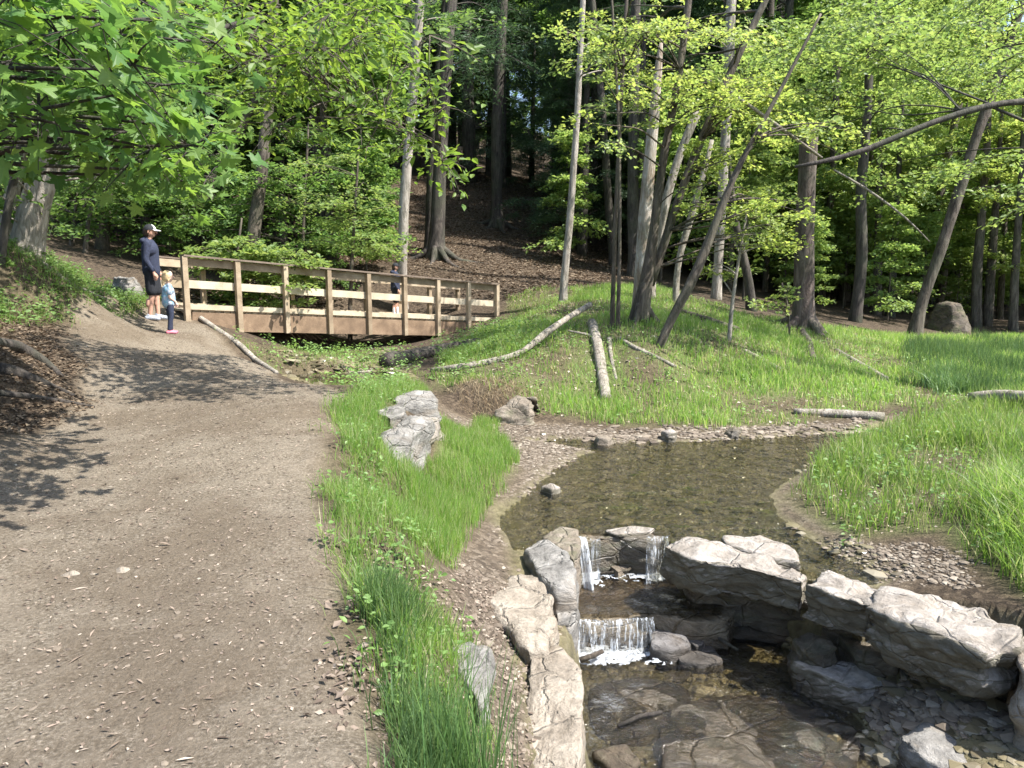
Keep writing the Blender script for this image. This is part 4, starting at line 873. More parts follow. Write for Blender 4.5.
simple(0, [(752, 298), (744, 258), (736, 230), (732, 190)], [9, 8, 7, 5], 20, 'dark crooked trunk bending left behind the yellow leaves', 'bark_dark', seed=27, top=1)
simple(0, [(790, 300), (786, 292)], [2, 2], 16.5, 'small sapling with bright yellow green leaves left of the broad trunk', 'bark', 'yellow', [(776, 294, 30, 13, 15.8, 16.8, 6, .33, 60)], seed=28, top=.2, name='sapling', cat='sapling', size=.085, flare=0)
simple(0, [(803, 330), (804, 250), (806, 190), (809, 128)], [20, 18, 17.5, 17], 18.6, 'broad shaggy trunk snapped off high above the grass', 'bark_red', seed=29, top=None, flare=.5, roots=5, name='broken_tree')
simple(0, [(855, 325), (863, 255), (860, 200), (867, 120), (873, -10)], [11, 10.5, 10, 8, 7], 23, 'dark wavy trunk right of the broad broken one', 'bark_dark', 'light', [(870, 60, 80, 50, 20, 25, 16, 1.1, 170)], seed=30, size=.12)
simple(0, [(913, 342), (922, 300), (937, 262), (958, 195), (975, 140), (995, 85), (1020, 10)], [12, 10, 10, 10, 9, 9, 8], 21, 'grey trunk leaning right above the meadow', 'bark', 'light', [(990, 50, 60, 50, 19, 23, 12, 1.0, 170)], seed=31, size=.12, flare=.4)
simple(0, [(920, 300), (932, 235), (945, 170), (962, 90), (985, 0)], [7, 7, 7, 6, 6], 28, 'thinner parallel leaning trunk behind the grey leaning one', 'bark', seed=32)
simple(0, [(976, 330), (977, 270), (983, 200), (988, 130), (990, -10)], [9, 9, 7, 6, 5], 25, 'upright trunk beside the shaded far right boulder', 'bark', 'green', [(1000, 150, 40, 40, 24, 27, 6, 1.0, 140)], seed=33, size=.13)
simple(0, [(1013, 335), (1015, 270), (1020, 200), (1026, 100)], [8, 7, 6, 6], 24, 'rightmost thin trunk at the edge of the meadow', 'bark', seed=34)
simple(0, [(890, 330), (893, 270), (897, 200)], [8, 7, 6], 26, 'short dark trunk left of the leaning grey one', 'bark_dark', seed=35, top=3)
simple(0, [(820, 310), (824, 260), (832, 190), (836, 100)], [8, 8, 7, 6], 29, 'distant trunk just right of the broad broken one', 'bark', seed=36)
simple(0, [(172, 255), (190, 222), (207, 190), (230, 150)], [13, 12, 11, 9], 24, 'shaded trunk leaning right behind the man', 'bark', seed=37, top=4)
simple(0, [(101, 260), (106, 210), (112, 150), (120, 60)], [11, 10, 10, 9], 21, 'shaded trunk behind the path bend', 'bark', 'green', [(120, 150, 80, 40, 19, 23, 12, 1.0, 150)], seed=38, size=.13)
simple(0, [(84, 262), (88, 215), (100, 180)], [4, 3.5, 3], 19, 'thin shaded pole trunk left of the path bend', 'bark', seed=39, top=3)
simple(0, [(52, 240), (55, 190), (62, 100)], [9, 8, 7], 24, 'dim trunk just right of the pale double trunk', 'bark', seed=40)
# right tree outside the frame with the long horizontal limb
b5 = np.array([7.4, 12.5, gz(7.4, 12.5)])
tree('overhanging_tree', 'tree at the right edge sending a long crooked dark limb over the meadow', b5,
     [([(960+20, 0), (980, 0)], [1, 1], 12.5, dict(below=0)) if False else ([(1130, 330), (1128, 200), (1115, 80), (1100, -150)], [34, 30, 27, 20], 12.5, dict(flare=.4, top=3)),
      ([(1118, 118), (1060, 104), (1024, 98), (985, 104), (950, 117), (905, 130), (880, 148), (845, 158), (795, 167)], [9, 7, 6, 6, 6, 5.5, 6, 5, 3], [12.5, 12.3, 12, 12, 12, 12, 12, 12, 12], dict(below=0, rough=.15)),
      ([(1024, 100), (1000, 102), (960, 110)], [4, 4, 3], 12.1, dict(below=0)), ([(985, 104), (1010, 112), (1040, 128)], [2.5, 3, 3], 12.05, dict(below=0))], M['bark_dark'],
     M['light'], [(860, 30, 110, 35, 14, 18, 14, .9, 120), (960, 60, 80, 45, 14, 18, 16, .9, 120), (780, 70, 60, 40, 15, 18, 8, .8, 110), (900, 165, 70, 25, 14.5, 18, 7, .8, 100), (1000, 180, 50, 40, 14, 18, 8, .8, 100), (930, 20, 110, 40, 14, 18, 10, .9, 120), (850, 110, 60, 30, 15, 18, 6, .8, 100)], size=.11, seed=41, r0=.002, limbs=.3)
# dead branches hanging
def hung(pts, wpx, Y, label, seed):
    mb = MB(); stem(mb, pts, wpx, Y, seed, below=0, step=.3, sides=7)
    g = np.random.default_rng(seed)
    return tag(mb.build('dead_branch', M['log_grey']), label, 'branch')
hung([(738, 98), (760, 112), (790, 135), (822, 158)], [3, 3.5, 3.5, 2.5], 13.5, 'thin bare grey branch slanting down to the crooked limb', 1)
hung([(834, 170), (858, 182), (882, 200), (905, 215), (930, 242)], [2, 2.5, 2.5, 2, 1.2], 15, 'thin bare branch hanging below the crooked limb', 2)
# layered saplings behind the bridge
def sap(px, Y, blobs, label, leaf, seed, size=.1, hpx=None, w_=4):
    P = hit(px, 300) if False else WY(px, 250, Y); b = np.array([P[0], P[1], gz(P[0], P[1])])
    top = min(b_[1]-b_[3] for b_ in blobs)
    return simple(0, [(px, 300), (px+4, (300+top)/2), (px+8, top+10)], [w_, w_*.7, w_*.5], Y, label, 'bark', leaf, blobs, seed=seed, top=.3, size=size, name='understory_tree', tilt=.16, droop=.25, r0=.012)
sap(300, 21, [(300, 190, 75, 26, 19.5, 22.5, 16, .8, 150), (330, 235, 60, 18, 19.5, 22, 12, .7, 140), (250, 210, 50, 30, 19.5, 22, 10, .8, 150), (290, 150, 60, 25, 20, 23, 7, .8, 120)], 'layered green understory tree left of the pale slim trunk', 'green', 61, .11)
sap(350, 19, [(345, 205, 45, 20, 17.5, 20, 10, .7, 140), (355, 240, 45, 14, 18, 20, 10, .6, 140), (335, 170, 40, 20, 18, 20, 5, .7, 110)], 'light green layered understory tree beside the middle of the bridge', 'light', 62, .1)
sap(232, 17, [(235, 268, 45, 30, 16, 18, 18, .55, 170), (262, 262, 50, 16, 16, 18, 10, .5, 150), (300, 285, 30, 25, 16.5, 18, 8, .5, 150), (225, 245, 35, 22, 16, 17.5, 8, .4, 110), (285, 262, 22, 14, 16, 17.5, 4, .35, 90), (265, 300, 40, 22, 15.8, 17.5, 9, .5, 120)], 'bright green bushy maple sapling right behind the bridge railing', 'light', 63, .12)
sap(205, 22, [(200, 215, 60, 35, 20, 24, 18, .9, 160), (140, 205, 60, 30, 20, 24, 14, .9, 160)], 'dark green understory tree behind the man', 'green', 64, .12)
sap(70, 20, [(70, 200, 60, 28, 18, 22, 14, .9, 150), (120, 190, 50, 28, 18, 22, 12, .8, 150)], 'dim green understory tree at the left between the trunks', 'green', 65, .12)

# ------------------------------------------------------------------ background forest, shared meshes
def unit_tree(kind, H, seed):
    g = np.random.default_rng(seed); mb = MB(); cr = Crown()
    lean = g.normal(0, .03, 2)
    P, R = resample([(0, 0, -.4), (lean[0]*H*.3, lean[1]*H*.3, H*.35), (lean[0]*H, lean[1]*H, H)], [.017*H, .012*H, .02], H/14)
    if kind == 'sapling': R = R*.45
    mb.tube(P, R, 8, .12, seed); st = [(P, R)]
    if kind == 'broad':
        for k in range(62):
            z = H*g.uniform(.22, 1.0); rad = H*.2*math.sin(math.pi*min(1, .25+.75*(1-z/H)))*g.uniform(.2, 1.15)+.3; a = g.uniform(0, 6.283)
            c = np.array([math.cos(a)*rad+lean[0]*z, math.sin(a)*rad+lean[1]*z, z]); cr.add(*spray(c, g.uniform(1.0, 1.7), 330, .21, g, .16, .3, .2)); 
            if k % 3 == 0: connect(mb, st, c, g, .03)
        tm = T_diamond(.6)
    elif kind == 'hemlock':
        for k in range(100):
            z = H*g.uniform(.1, 1.0); rad = (H*.2*(1-z/H)+.3)*g.uniform(.35, 1.1); a = g.uniform(0, 6.283); c = np.array([math.cos(a)*rad, math.sin(a)*rad, z])
            cr.add(*spray(c, g.uniform(.9, 1.5), 260, .24, g, .1, .15, .45, .35, 9, c, 1.3))
            if k % 2 == 0: connect(mb, st, c, g, .02)
        tm = T_needle()
    else:
        for k in range(26):
            z = H*g.uniform(.12, 1.0); rad = H*.28*g.uniform(.1, 1.0)*(1.1-z/H); a = g.uniform(0, 6.283); c = np.array([math.cos(a)*rad, math.sin(a)*rad, z])
            cr.add(*spray(c, g.uniform(.5, .85), 190, .145, g, .12, .18, .2)); connect(mb, st, c, g, .01)
        tm = T_diamond(.6)
    Vt, Ft = np.concatenate(mb.V), mb.F; Vc, Fc = cr.arrays(tm)
    return (Vt, Ft), (Vc, Fc)
UT = {}
for kind, H, n in (('broad', 17, 3), ('hemlock', 20, 2), ('sapling', 4.5, 3)):
    UT[kind] = []
    for k in range(n):
        (Vt, Ft), (Vc, Fc) = unit_tree(kind, H, 900+k+len(kind)*10)
        UT[kind].append((Vt, Ft, Vc, Fc))
_ms = {}
def bg(kind, x, y, sc, leaf, barkm, label, group, rz, name, cat):
    k = int(rz*7) % len(UT[kind]); key = (kind, k, leaf, barkm)
    if key not in _ms:
        Vt, Ft, Vc, Fc = UT[kind][k]; _ms[key] = (raw_mesh('trunk', Vt, Ft, M[barkm]), raw_mesh('crown', Vc, Fc, M[leaf], False))
    e = empty(name, (x, y, gz(x, y)-.05), label, cat, group, rz); e.scale = (sc, sc, sc*random.uniform(.9, 1.15))
    for nm, me in zip(('trunk', 'crown'), _ms[key]):
        o = bpy.data.objects.new(nm, me); o.parent = e; COL.objects.link(o)
    return e
placed = []
def free(x, y, dmin):
    for a, b in placed:
        if (a-x)**2+(b-y)**2 < dmin*dmin: return False
    return True
rb = random.Random(5)
def scatter(n, px0, px1, Y0, Y1, pick, dmin):
    c = 0; tries = 0
    while c < n and tries < n*60:
        tries += 1; px = rb.uniform(px0, px1); Y = math.sqrt(rb.uniform(Y0*Y0, Y1*Y1)); x = (px-512)/FPX*Y
        if not free(x, Y, dmin): continue
        placed.append((x, Y)); pick(x, Y, px); c += 1
GL = dict(l='trees of the shady forest on the left slope', c='tall trees on the wooded hill beyond the bridge', r='trees of the sunlit wood beyond the meadow')
def pk(x, Y, px):
    r = rb.random(); sc = rb.uniform(.85, 1.25)
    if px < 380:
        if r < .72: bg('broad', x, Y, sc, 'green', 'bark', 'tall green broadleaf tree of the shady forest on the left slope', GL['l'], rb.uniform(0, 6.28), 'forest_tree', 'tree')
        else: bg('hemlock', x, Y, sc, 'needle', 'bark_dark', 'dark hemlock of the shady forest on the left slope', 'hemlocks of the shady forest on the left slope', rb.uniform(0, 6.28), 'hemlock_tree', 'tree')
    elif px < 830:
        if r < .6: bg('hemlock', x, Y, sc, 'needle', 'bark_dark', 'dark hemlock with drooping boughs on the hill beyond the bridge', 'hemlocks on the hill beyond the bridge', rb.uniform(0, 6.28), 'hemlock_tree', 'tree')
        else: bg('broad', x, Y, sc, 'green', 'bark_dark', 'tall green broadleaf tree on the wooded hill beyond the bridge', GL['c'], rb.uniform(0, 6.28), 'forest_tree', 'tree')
    else:
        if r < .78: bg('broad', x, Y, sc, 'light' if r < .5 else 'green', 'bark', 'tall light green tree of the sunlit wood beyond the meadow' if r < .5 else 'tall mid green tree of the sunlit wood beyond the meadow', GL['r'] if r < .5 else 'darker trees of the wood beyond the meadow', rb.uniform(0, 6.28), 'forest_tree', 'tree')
        else: bg('hemlock', x, Y, sc, 'needle', 'bark_dark', 'dark hemlock of the wood beyond the meadow', 'hemlocks of the wood beyond the meadow', rb.uniform(0, 6.28), 'hemlock_tree', 'tree')
scatter(26, -250, 380, 24, 48, pk, 2.8); scatter(26, -250, 380, 48, 80, pk, 3.5)
scatter(9, 500, 830, 30, 44, pk, 3); scatter(12, 380, 500, 44, 62, pk, 3); scatter(26, 400, 830, 44, 80, pk, 3.5)
scatter(8, 830, 1250, 30, 44, pk, 3.2); scatter(15, 830, 1300, 44, 85, pk, 3.5)
def pku(x, Y, px):
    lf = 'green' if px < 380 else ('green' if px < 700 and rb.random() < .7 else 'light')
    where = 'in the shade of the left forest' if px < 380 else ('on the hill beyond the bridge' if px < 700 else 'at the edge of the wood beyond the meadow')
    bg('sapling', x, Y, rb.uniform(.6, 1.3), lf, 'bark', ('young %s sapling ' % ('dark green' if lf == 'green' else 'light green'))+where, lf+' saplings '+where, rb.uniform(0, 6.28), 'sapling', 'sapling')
placed = []
def pk2(x, Y, px):
    if px < 720: bg('hemlock', x, Y, rb.uniform(.55, .8), 'needle', 'bark_dark', 'smaller dark hemlock with boughs near the ground on the hill beyond the bridge', 'smaller hemlocks on the hill beyond the bridge', rb.uniform(0, 6.28), 'hemlock_tree', 'tree')
    else: bg('broad', x, Y, rb.uniform(.42, .62), 'light' if rb.random() < .6 else 'yellow', 'bark', 'smaller yellow green tree with low leaves between the trunks beyond the meadow', 'smaller trees between the trunks beyond the meadow', rb.uniform(0, 6.28), 'forest_tree', 'tree')
placed = []
scatter(13, 545, 720, 29, 42, pk2, 1.8); scatter(3, 470, 545, 40, 50, pk2, 2.5); scatter(26, 725, 1150, 25, 40, pk2, 1.8)
def pk3(x, Y, px): bg('broad', x, Y, rb.uniform(.45, .65), 'green', 'bark', 'smaller green tree with low leaves in the shade of the left forest', 'smaller trees in the shade of the left forest', rb.uniform(0, 6.28), 'forest_tree', 'tree')
scatter(16, -100, 370, 23, 36, pk3, 2.2)
scatter(50, -150, 370, 20, 38, pku, 1.4); scatter(8, 560, 700, 26, 42, pku, 1.5); scatter(76, 690, 1150, 23, 46, pku, 1.2)
# far off wood: one mass
g = np.random.default_rng(77); cr = Crown()
for k in range(420):
    px = g.uniform(-200, 1250); Y = g.uniform(84, 112); x = (px-512)/FPX*Y; z0 = float(base_h([x], [Y])[0])
    cr.add(*spray(np.array([x, Y, z0+g.uniform(0, 1)**.8*(24 if 350 < px < 800 else 14)]), g.uniform(3, 5.5), 150, .8, g, .5, .5, .2))
V, F = cr.arrays(T_diamond(.7)); tag(obj('distant_wood', V, F, M['green'], None, False), 'far off mass of green foliage behind all the trees', 'woods', kind='stuff')
#PART4
# ------------------------------------------------------------------ people
def skin_mesh(name, chains, voxel, mat, parent, smooth_it=3, post=None):
    """tapered tubes and balls fused into one continuous surface"""
    mb = MB()
    for P, R in chains:
        P = np.asarray(P, float); R = np.asarray(R, float)
        seg = np.linalg.norm(np.diff(P, axis=0), axis=1); cum = np.r_[0, np.cumsum(seg)]; u = np.linspace(0, cum[-1], max(3, int(cum[-1]/(min(R)*.8))+1))
        P2 = np.stack([np.interp(u, cum, P[:, k]) for k in range(3)], 1); R2 = np.interp(u, cum, R)
        mb.tube(P2, R2, 14)
        for p, r in ((P[0], R[0]), (P[-1], R[-1])): ball(mb, p, (r, r, r))
    me = bpy.data.meshes.new(name); V = np.concatenate(mb.V); me.from_pydata(V.tolist(), [], mb.F); me.update()
    o = bpy.data.objects.new(name, me); COL.objects.link(o)
    m = o.modifiers.new('r', 'REMESH'); m.mode = 'VOXEL'; m.voxel_size = voxel; m.use_smooth_shade = True
    s_ = o.modifiers.new('s', 'SMOOTH'); s_.iterations = smooth_it; s_.factor = .5
    dg = bpy.context.evaluated_depsgraph_get(); ev = o.evaluated_get(dg); me2 = bpy.data.meshes.new_from_object(ev)
    me2.name = name; bpy.data.objects.remove(o); bpy.data.meshes.remove(me); me2.materials.clear(); me2.materials.append(mat)
    o2 = bpy.data.objects.new(name, me2); o2.parent = parent; COL.objects.link(o2); return o2
def ball(mb, c, r, nu=12, nv=8):
    V = []; F = []
    for i in range(nv+1):
        th = math.pi*i/nv
        for j in range(nu):
            a = 2*math.pi*j/nu; V.append([c[0]+r[0]*math.sin(th)*math.cos(a), c[1]+r[1]*math.sin(th)*math.sin(a), c[2]+r[2]*math.cos(th)])
    for i in range(nv):
        for j in range(nu): F.append((i*nu+j, i*nu+(j+1) % nu, (i+1)*nu+(j+1) % nu, (i+1)*nu+j))
    mb.add(V, F)
def local(name, mb, mat, parent, smooth=True):
    o = bpy.data.objects.new(name, raw_mesh(name, np.concatenate(mb.V), mb.F, mat, smooth)); o.parent = parent; COL.objects.link(o); return o
def figure(loc, rz, H, label, kind):
    e = empty('person', loc, label, 'person'); e.rotation_euler.z = rz
    s = H/1.8; child = kind == 'child'; hs = 1.36 if child else 1.0
    def p(x, y, z): return (x*s, y*s, z*s)
    ft = []
    leg = .0
    hipz = .93 if not child else .86; shz = 1.45 if not child else 1.32
    shw = .19 if not child else .15
    ch = []
    knee = {1: (.03, .10, .5), -1: (-.02, .10, .5)}
    for sd in (1, -1):
        st_ = .05*sd
        ch.append(([p(0, .09*sd, hipz), p(.02+st_*.3, .10*sd, .5), p(-.01+st_, .10*sd, .10)], [.088*s, .058*s, .038*s]))
        if not child: ch.append(([p(-.01+st_, .10*sd, .5*.75), p(-.02+st_, .10*sd, .3)], [.05*s, .052*s]))
        ch.append(([p(-.05+st_, .10*sd, .045), p(.13+st_, .115*sd, .035)], [.038*s, .03*s]))
    ch.append(([p(0, 0, hipz+.02), p(.01, 0, 1.12*hipz/.93), p(.0, 0, shz-.12)], [.13*s, .12*s, .135*s]))
    ch.append(([p(0, -.07, shz-.1), p(0, .07, shz-.1)], [.12*s, .12*s])); ch.append(([p(0, -shw, shz-.01), p(0, shw, shz-.01)], [.055*s, .055*s]))
    hz = shz+.23*(1 if not child else 1.12)
    ch.append(([p(-.01, 0, shz), p(.02, 0, hz-.06)], [.055*s, .05*s]))
    hr = .098*s*hs
    ch.append(([p(.03, 0, hz-.03), p(.025, 0, hz+.03)], [hr*.86, hr*.98])); ch.append(([p(.07*1, 0, hz-.07*hs), p(.05, 0, hz-.05)], [hr*.45, hr*.6]))
    ch.append(([p(.03+.098*hs*1.02, 0, hz-.01), p(.03+.098*hs*1.16, 0, hz-.035)], [.011*s*hs, .015*s*hs]))       # nose
    for sd in (1, -1):
        ch.append(([p(.015, .098*hs*.93*sd, hz+.01), p(.005, .098*hs*.97*sd, hz-.035)], [.013*s, .01*s]))      # ear
        el = (-.03, (shw+.05)*sd, shz-.31); wr = (.09, (shw+.04)*sd, shz-.53)
        if child: wr = (.14, (shw+.0)*sd, shz-.44)
        ch.append(([p(0, shw*sd, shz-.02), p(*el), p(*wr)], [.05*s, .038*s, .025*s]))
        pm = np.array(wr)+np.array([.02, 0, -.07]); ch.append(([p(*wr), p(*pm)], [.026*s, .032*s]))
        for k in range(4):
            b0 = pm+np.array([.028-.018*k, 0, -.015]); L = (.07, .08, .075, .06)[k]
            ch.append(([p(*b0), p(*(b0+[.006, -.008*sd, -L*.55])), p(*(b0+[-.0, -.02*sd, -L]))], [.0095*s, .0088*s, .0078*s]))
        ch.append(([p(*(pm+[.02, -.01*sd, .03])), p(*(pm+[.045, -.02*sd, -.005])), p(*(pm+[.045, -.025*sd, -.035]))], [.012*s, .010*s, .009*s]))
    body = skin_mesh('body', ch, .0075*max(s, .75), M['skin'] if not child else M['skin_pale'], e, 2)
    # eyes
    eb = MB()
    for sd in (1, -1): ball(eb, p(.03+.098*hs*.86, .033*sd*hs, hz+.012), (.012*s, .014*s, .010*s))
    local('eyes', eb, M['black'], e)
    m_ = MB(); m_.tube([p(.03+.098*hs*.93, -.022, hz-.062*hs), p(.03+.098*hs*1.0, 0, hz-.064*hs), p(.03+.098*hs*.93, .022, hz-.062*hs)], [.004*s, .006*s, .004*s], 6); local('mouth', m_, plain('lip', (.35, .13, .11)), e)
    # clothes
    up = []
    kk = 1.18 if child else 1.04; up.append(([p(0, 0, hipz+.0), p(.0, 0, 1.15*hipz/.93), p(0, 0, shz-.1)], [.155*s*kk, .15*s*kk, .155*s])); up.append(([p(0, -.08, shz-.12), p(0, .08, shz-.12)], [.14*s, .14*s]))
    up.append(([p(0, -shw, shz-.0), p(0, shw, shz-.0)], [.066*s, .066*s])); up.append(([p(0, -.08, hipz-.0), p(0, .08, hipz-.0)], [.12*s, .12*s]))
    for sd in (1, -1):
        el = (-.03, (shw+.05)*sd, shz-.31); wr = (.078, (shw+.042)*sd, shz-.50)
        if child: up.append(([p(0, shw*sd, shz-.02), p(-.02, (shw+.04)*sd, shz-.2)], [.066*s, .062*s]))
        else: up.append(([p(0, shw*sd, shz-.02), p(*el), p(*wr)], [.072*s, .056*s, .042*s]))
    if not child:
        up.append(([p(-.10, -.06, shz+.045), p(-.12, 0, shz+.05), p(-.10, .06, shz+.045)], [.05*s, .06*s, .05*s])); up.append(([p(-.06, 0, shz+.07), p(.03, 0, shz+.03)], [.07*s, .06*s]))
    skin_mesh('hoodie' if not child else 't_shirt', up, .012*s, M['navy'] if not child else M['tiedye'], e, 4)
    if child: skin_mesh('leggings', [([p(0, .085*sd, hipz+.02), p(.02+.015*sd, .10*sd, .5), p(-.01+.05*sd, .10*sd, .13)], [.105*s, .075*s, .055*s]) for sd in (1, -1)]+[([p(0, -.07, hipz), p(0, .07, hipz)], [.11*s, .11*s])], .01*s, M['black'] if False else M['navy'], e, 3)
    else: skin_mesh('shorts', [([p(0, .08*sd, hipz), p(.02+.015*sd, .10*sd, .56)], [.12*s, .105*s]) for sd in (1, -1)]+[([p(0, -.07, hipz-.02), p(0, .07, hipz-.02)], [.125*s, .125*s])], .011*s, M['black'], e, 3)
    for sd in (1, -1):
        st_ = .05*sd
        sh = skin_mesh('shoe', [([p(-.06+st_, .10*sd, .05), p(.02+st_, .105*sd, .055), p(.14+st_, .115*sd, .035)], [.05*s, .052*s, .04*s]), ([p(-.04+st_, .10*sd, .06), p(-.02+st_, .10*sd, .10)], [.045*s, .045*s])], .009*s, M['grey'] if not child else M['pink'], e, 2)
        if kind == 'walker': skin_mesh('sock', [([p(-.01+st_, .10*sd, .1), p(-.01+st_, .10*sd, .3)], [.046*s, .056*s])], .01*s, M['white'], e, 1)
    if child:
        hb = [([p(.0, 0, hz+.03), p(-.03, 0, hz-.02)], [hr*1.04, hr*.95]), ([p(-.08, 0, hz-.06), p(-.12, 0, hz-.16), p(-.10, 0, hz-.26)], [hr*.4, hr*.34, hr*.2]), ([p(.0, -.07, hz-.02), p(-.0, -.1, hz-.12)], [hr*.4, hr*.2]), ([p(0, .07, hz-.02), p(0, .1, hz-.12)], [hr*.4, hr*.2])]
        skin_mesh('hair', hb, .009, M['blond'], e, 2)
    else:
        skin_mesh('hair', [([p(-.0, 0, hz+.01), p(-.02, 0, hz-.03)], [hr*1.02, hr*.9])], .009, M['hair'], e, 2)
        cm = MB(); V = []; F = []; nu, nv = 20, 7
        for i in range(nv+1):
            th = math.pi/2*i/nv
            for j in range(nu):
                a = 2*math.pi*j/nu; V.append([.02*s+hr*1.13*math.sin(th)*math.cos(a), hr*1.08*math.sin(th)*math.sin(a), hz*s+.02*s+hr*1.12*math.cos(th)])
        for i in range(nv):
            for j in range(nu): F.append((i*nu+j, i*nu+(j+1) % nu, (i+1)*nu+(j+1) % nu, (i+1)*nu+j))
        cm.add(V, F); cap = local('cap', cm, M['black'], e)
        bm_ = MB(); V = []; n_ = 10
        for i in range(n_+1):
            a = -1.15+2.3*i/n_
            for rr_, dz in ((1.1, 0), (1.1+.95*math.cos(a*.9)**.5 if abs(a) < 1.5 else 1.1, -.022)):
                V.append([.02*s+hr*rr_*math.cos(a*.75), hr*1.0*math.sin(a)*.95, hz*s+.022*s+dz*s]); V.append([V[-1][0], V[-1][1], V[-1][2]+.008*s])
        F = []
        for i in range(n_):
            a0, b0 = i*4, (i+1)*4
            F += [(a0, a0+2, b0+2, b0), (a0+1, b0+1, b0+3, a0+3), (a0+2, a0+3, b0+3, b0+2), (a0, b0, b0+1, a0+1)]
        F += [(0, 1, 3, 2), (n_*4, n_*4+2, n_*4+3, n_*4+1)]
        bm_.add(V, F); br_ = local('brim', bm_, M['white'] if kind == 'man' else M['black'], cap)
        if kind == 'man':
            fp_ = MB(); V = []; nu2 = 8
            for i in range(5):
                th = .45+ (math.pi/2-.5)*i/4
                for j in range(nu2+1):
                    a = .85+(-1.45)*j/nu2; V.append([.02*s+hr*1.155*math.sin(th)*math.cos(a), hr*1.105*math.sin(th)*math.sin(a), hz*s+.02*s+hr*1.145*math.cos(th)])
            fp_.add(V, [(i*(nu2+1)+j, i*(nu2+1)+j+1, (i+1)*(nu2+1)+j+1, (i+1)*(nu2+1)+j) for i in range(4) for j in range(nu2)]); local('front_panel', fp_, M['white'], cap)
    return e
P = hit(155, 320.5); figure((P[0], P[1], gz(P[0], P[1])), math.radians(12), 95*P[1]/FPX*.985, 'man in a dark hoodie and shorts with a black and white cap, looking down', 'man')
P = hit(171, 333.5); figure((P[0], P[1], gz(P[0], P[1])), math.radians(40), 65*P[1]/FPX, 'small blond child in a blue and white shirt and dark leggings', 'child')
ss = Lb*.66
Pw = BP(ss, .85, 0)
for _ in range(30):
    pxw = 512+FPX*Pw[0]/(Pw[1]*math.cos(TH)+(CZ-Pw[2])*math.sin(TH)); ss += (396-pxw)*.01; Pw = BP(ss, .85, 0)
figure((Pw[0], Pw[1], Pw[2]), math.radians(8), 53*Pw[1]/FPX, 'youngster in black cap and black clothes walking across the bridge', 'walker')

# ------------------------------------------------------------------ ground cover
def in_poly_pts(poly, n, g, margin=0.):
    P = np.array(poly); lo = P.min(0); hi = P.max(0); out = []
    tot = 0
    while tot < n:
        x = g.uniform(lo[0], hi[0], n*2); y = g.uniform(lo[1], hi[1], n*2); k = sdf(poly, x, y) < -margin-.05+.3*fbm2(x, y, 2.2, 3, 77)+g.normal(0, .05, n*2)
        out.append(np.stack([x[k], y[k]], 1)); tot += k.sum()
        if k.sum() == 0: break
    return np.concatenate(out)[:n]
nottrick = lambda x, y: sdf(TRICKLE, x, y) > .1
def blades(name, XY, hgt, wid, mat, label, g, bend=.5, segs=3, cat='grass', keep=None, clump=1.5, hvar=.5):
    x, y = XY[:, 0], XY[:, 1]; nz = fbm2(x, y, clump, 3, 51); nz2 = fbm2(x, y, 4.5, 2, 61)
    k = g.random(len(x)) < np.clip(.62+1.1*nz+.5*nz2, .08, 1)
    if keep is not None: k &= keep(x, y)
    x, y, nz = x[k], y[k], nz[k]; n = len(x); z = height(x, y)
    h = hgt*(1+hvar*g.normal(0, .45, n)+.9*nz); h = np.clip(h, hgt*.25, hgt*2.2)
    if not np.isscalar(wid): wid = wid[k] if len(wid) == len(k) else wid
    a = g.uniform(0, 6.283, n); d = np.stack([np.cos(a), np.sin(a), np.zeros(n)], 1); b = bend*g.uniform(.1, 1.3, n)
    fa = g.uniform(0, 6.283, n); sd = np.stack([np.cos(fa), np.sin(fa), np.zeros(n)], 1)
    base = np.stack([x, y, z-.01], 1); w_ = wid*g.uniform(.6, 1.3, n)
    rows = []
    for i in range(segs):
        t = i/segs; c = base+d*(h*b*t**1.8)[:, None]; c[:, 2] += h*(t-.25*b*t*t); ww = w_*(1-.55*t)/2
        rows += [c-sd*ww[:, None], c+sd*ww[:, None]]
    c = base+d*(h*b)[:, None]; c[:, 2] += h*(1-.25*b)
    rows.append(c); nv = len(rows); V = np.stack(rows, 1).reshape(-1, 3); F = []
    for i in range(segs-1): F += [(2*i, 2*i+1, 2*i+3), (2*i, 2*i+3, 2*i+2)]
    F.append((2*segs-2, 2*segs-1, 2*segs)); F = np.array(F)[None]+(np.arange(n)*nv)[:, None, None]
    o = obj(name, V, F.reshape(-1, 3), mat, None, True); return tag(o, label, cat, kind='stuff')
g = np.random.default_rng(3)
notrock = lambda x, y: ~((sdf(LOWER, x, y) < .08) | (sdf(UPPER, x, y) < .05))
blades('grass', in_poly_pts(STRIP, 32000, g), .14, .0055, M['grass'], 'green grass on the strip between the path and the creek', g, keep=notrock, hvar=.7)
blades('grass', in_poly_pts(pxpoly([(345, 610), (400, 600), (430, 640), (450, 700), (490, 767), (480, 900), (360, 900), (352, 700)]), 4200, g), .2, .006, M['grass_deep_shade'], 'long green blades at the bottom beside the path edge', g, keep=notrock, bend=.4)
blades('grass', in_poly_pts(LAWN, 34000, g), .20, .006, M['grass'], 'bright lush grass below the retaining wall', g, bend=.35, clump=.8, hvar=.3, keep=notrock)
blades('grass', in_poly_pts(RIGHT, 60000, g), .22, .008, M['grass'], 'tall lush grass on the right bank of the pool', g, bend=.5, clump=1.1, hvar=.7, keep=notrock)
GRT = pxpoly([(960, 520), (985, 490), (1060, 490), (1200, 620), (1010, 590)])
blades('grass', in_poly_pts(GRT, 5000, g), .34, .008, M['grass'], 'arching grass tussocks above the largest boulder', g, bend=.9, keep=notrock)
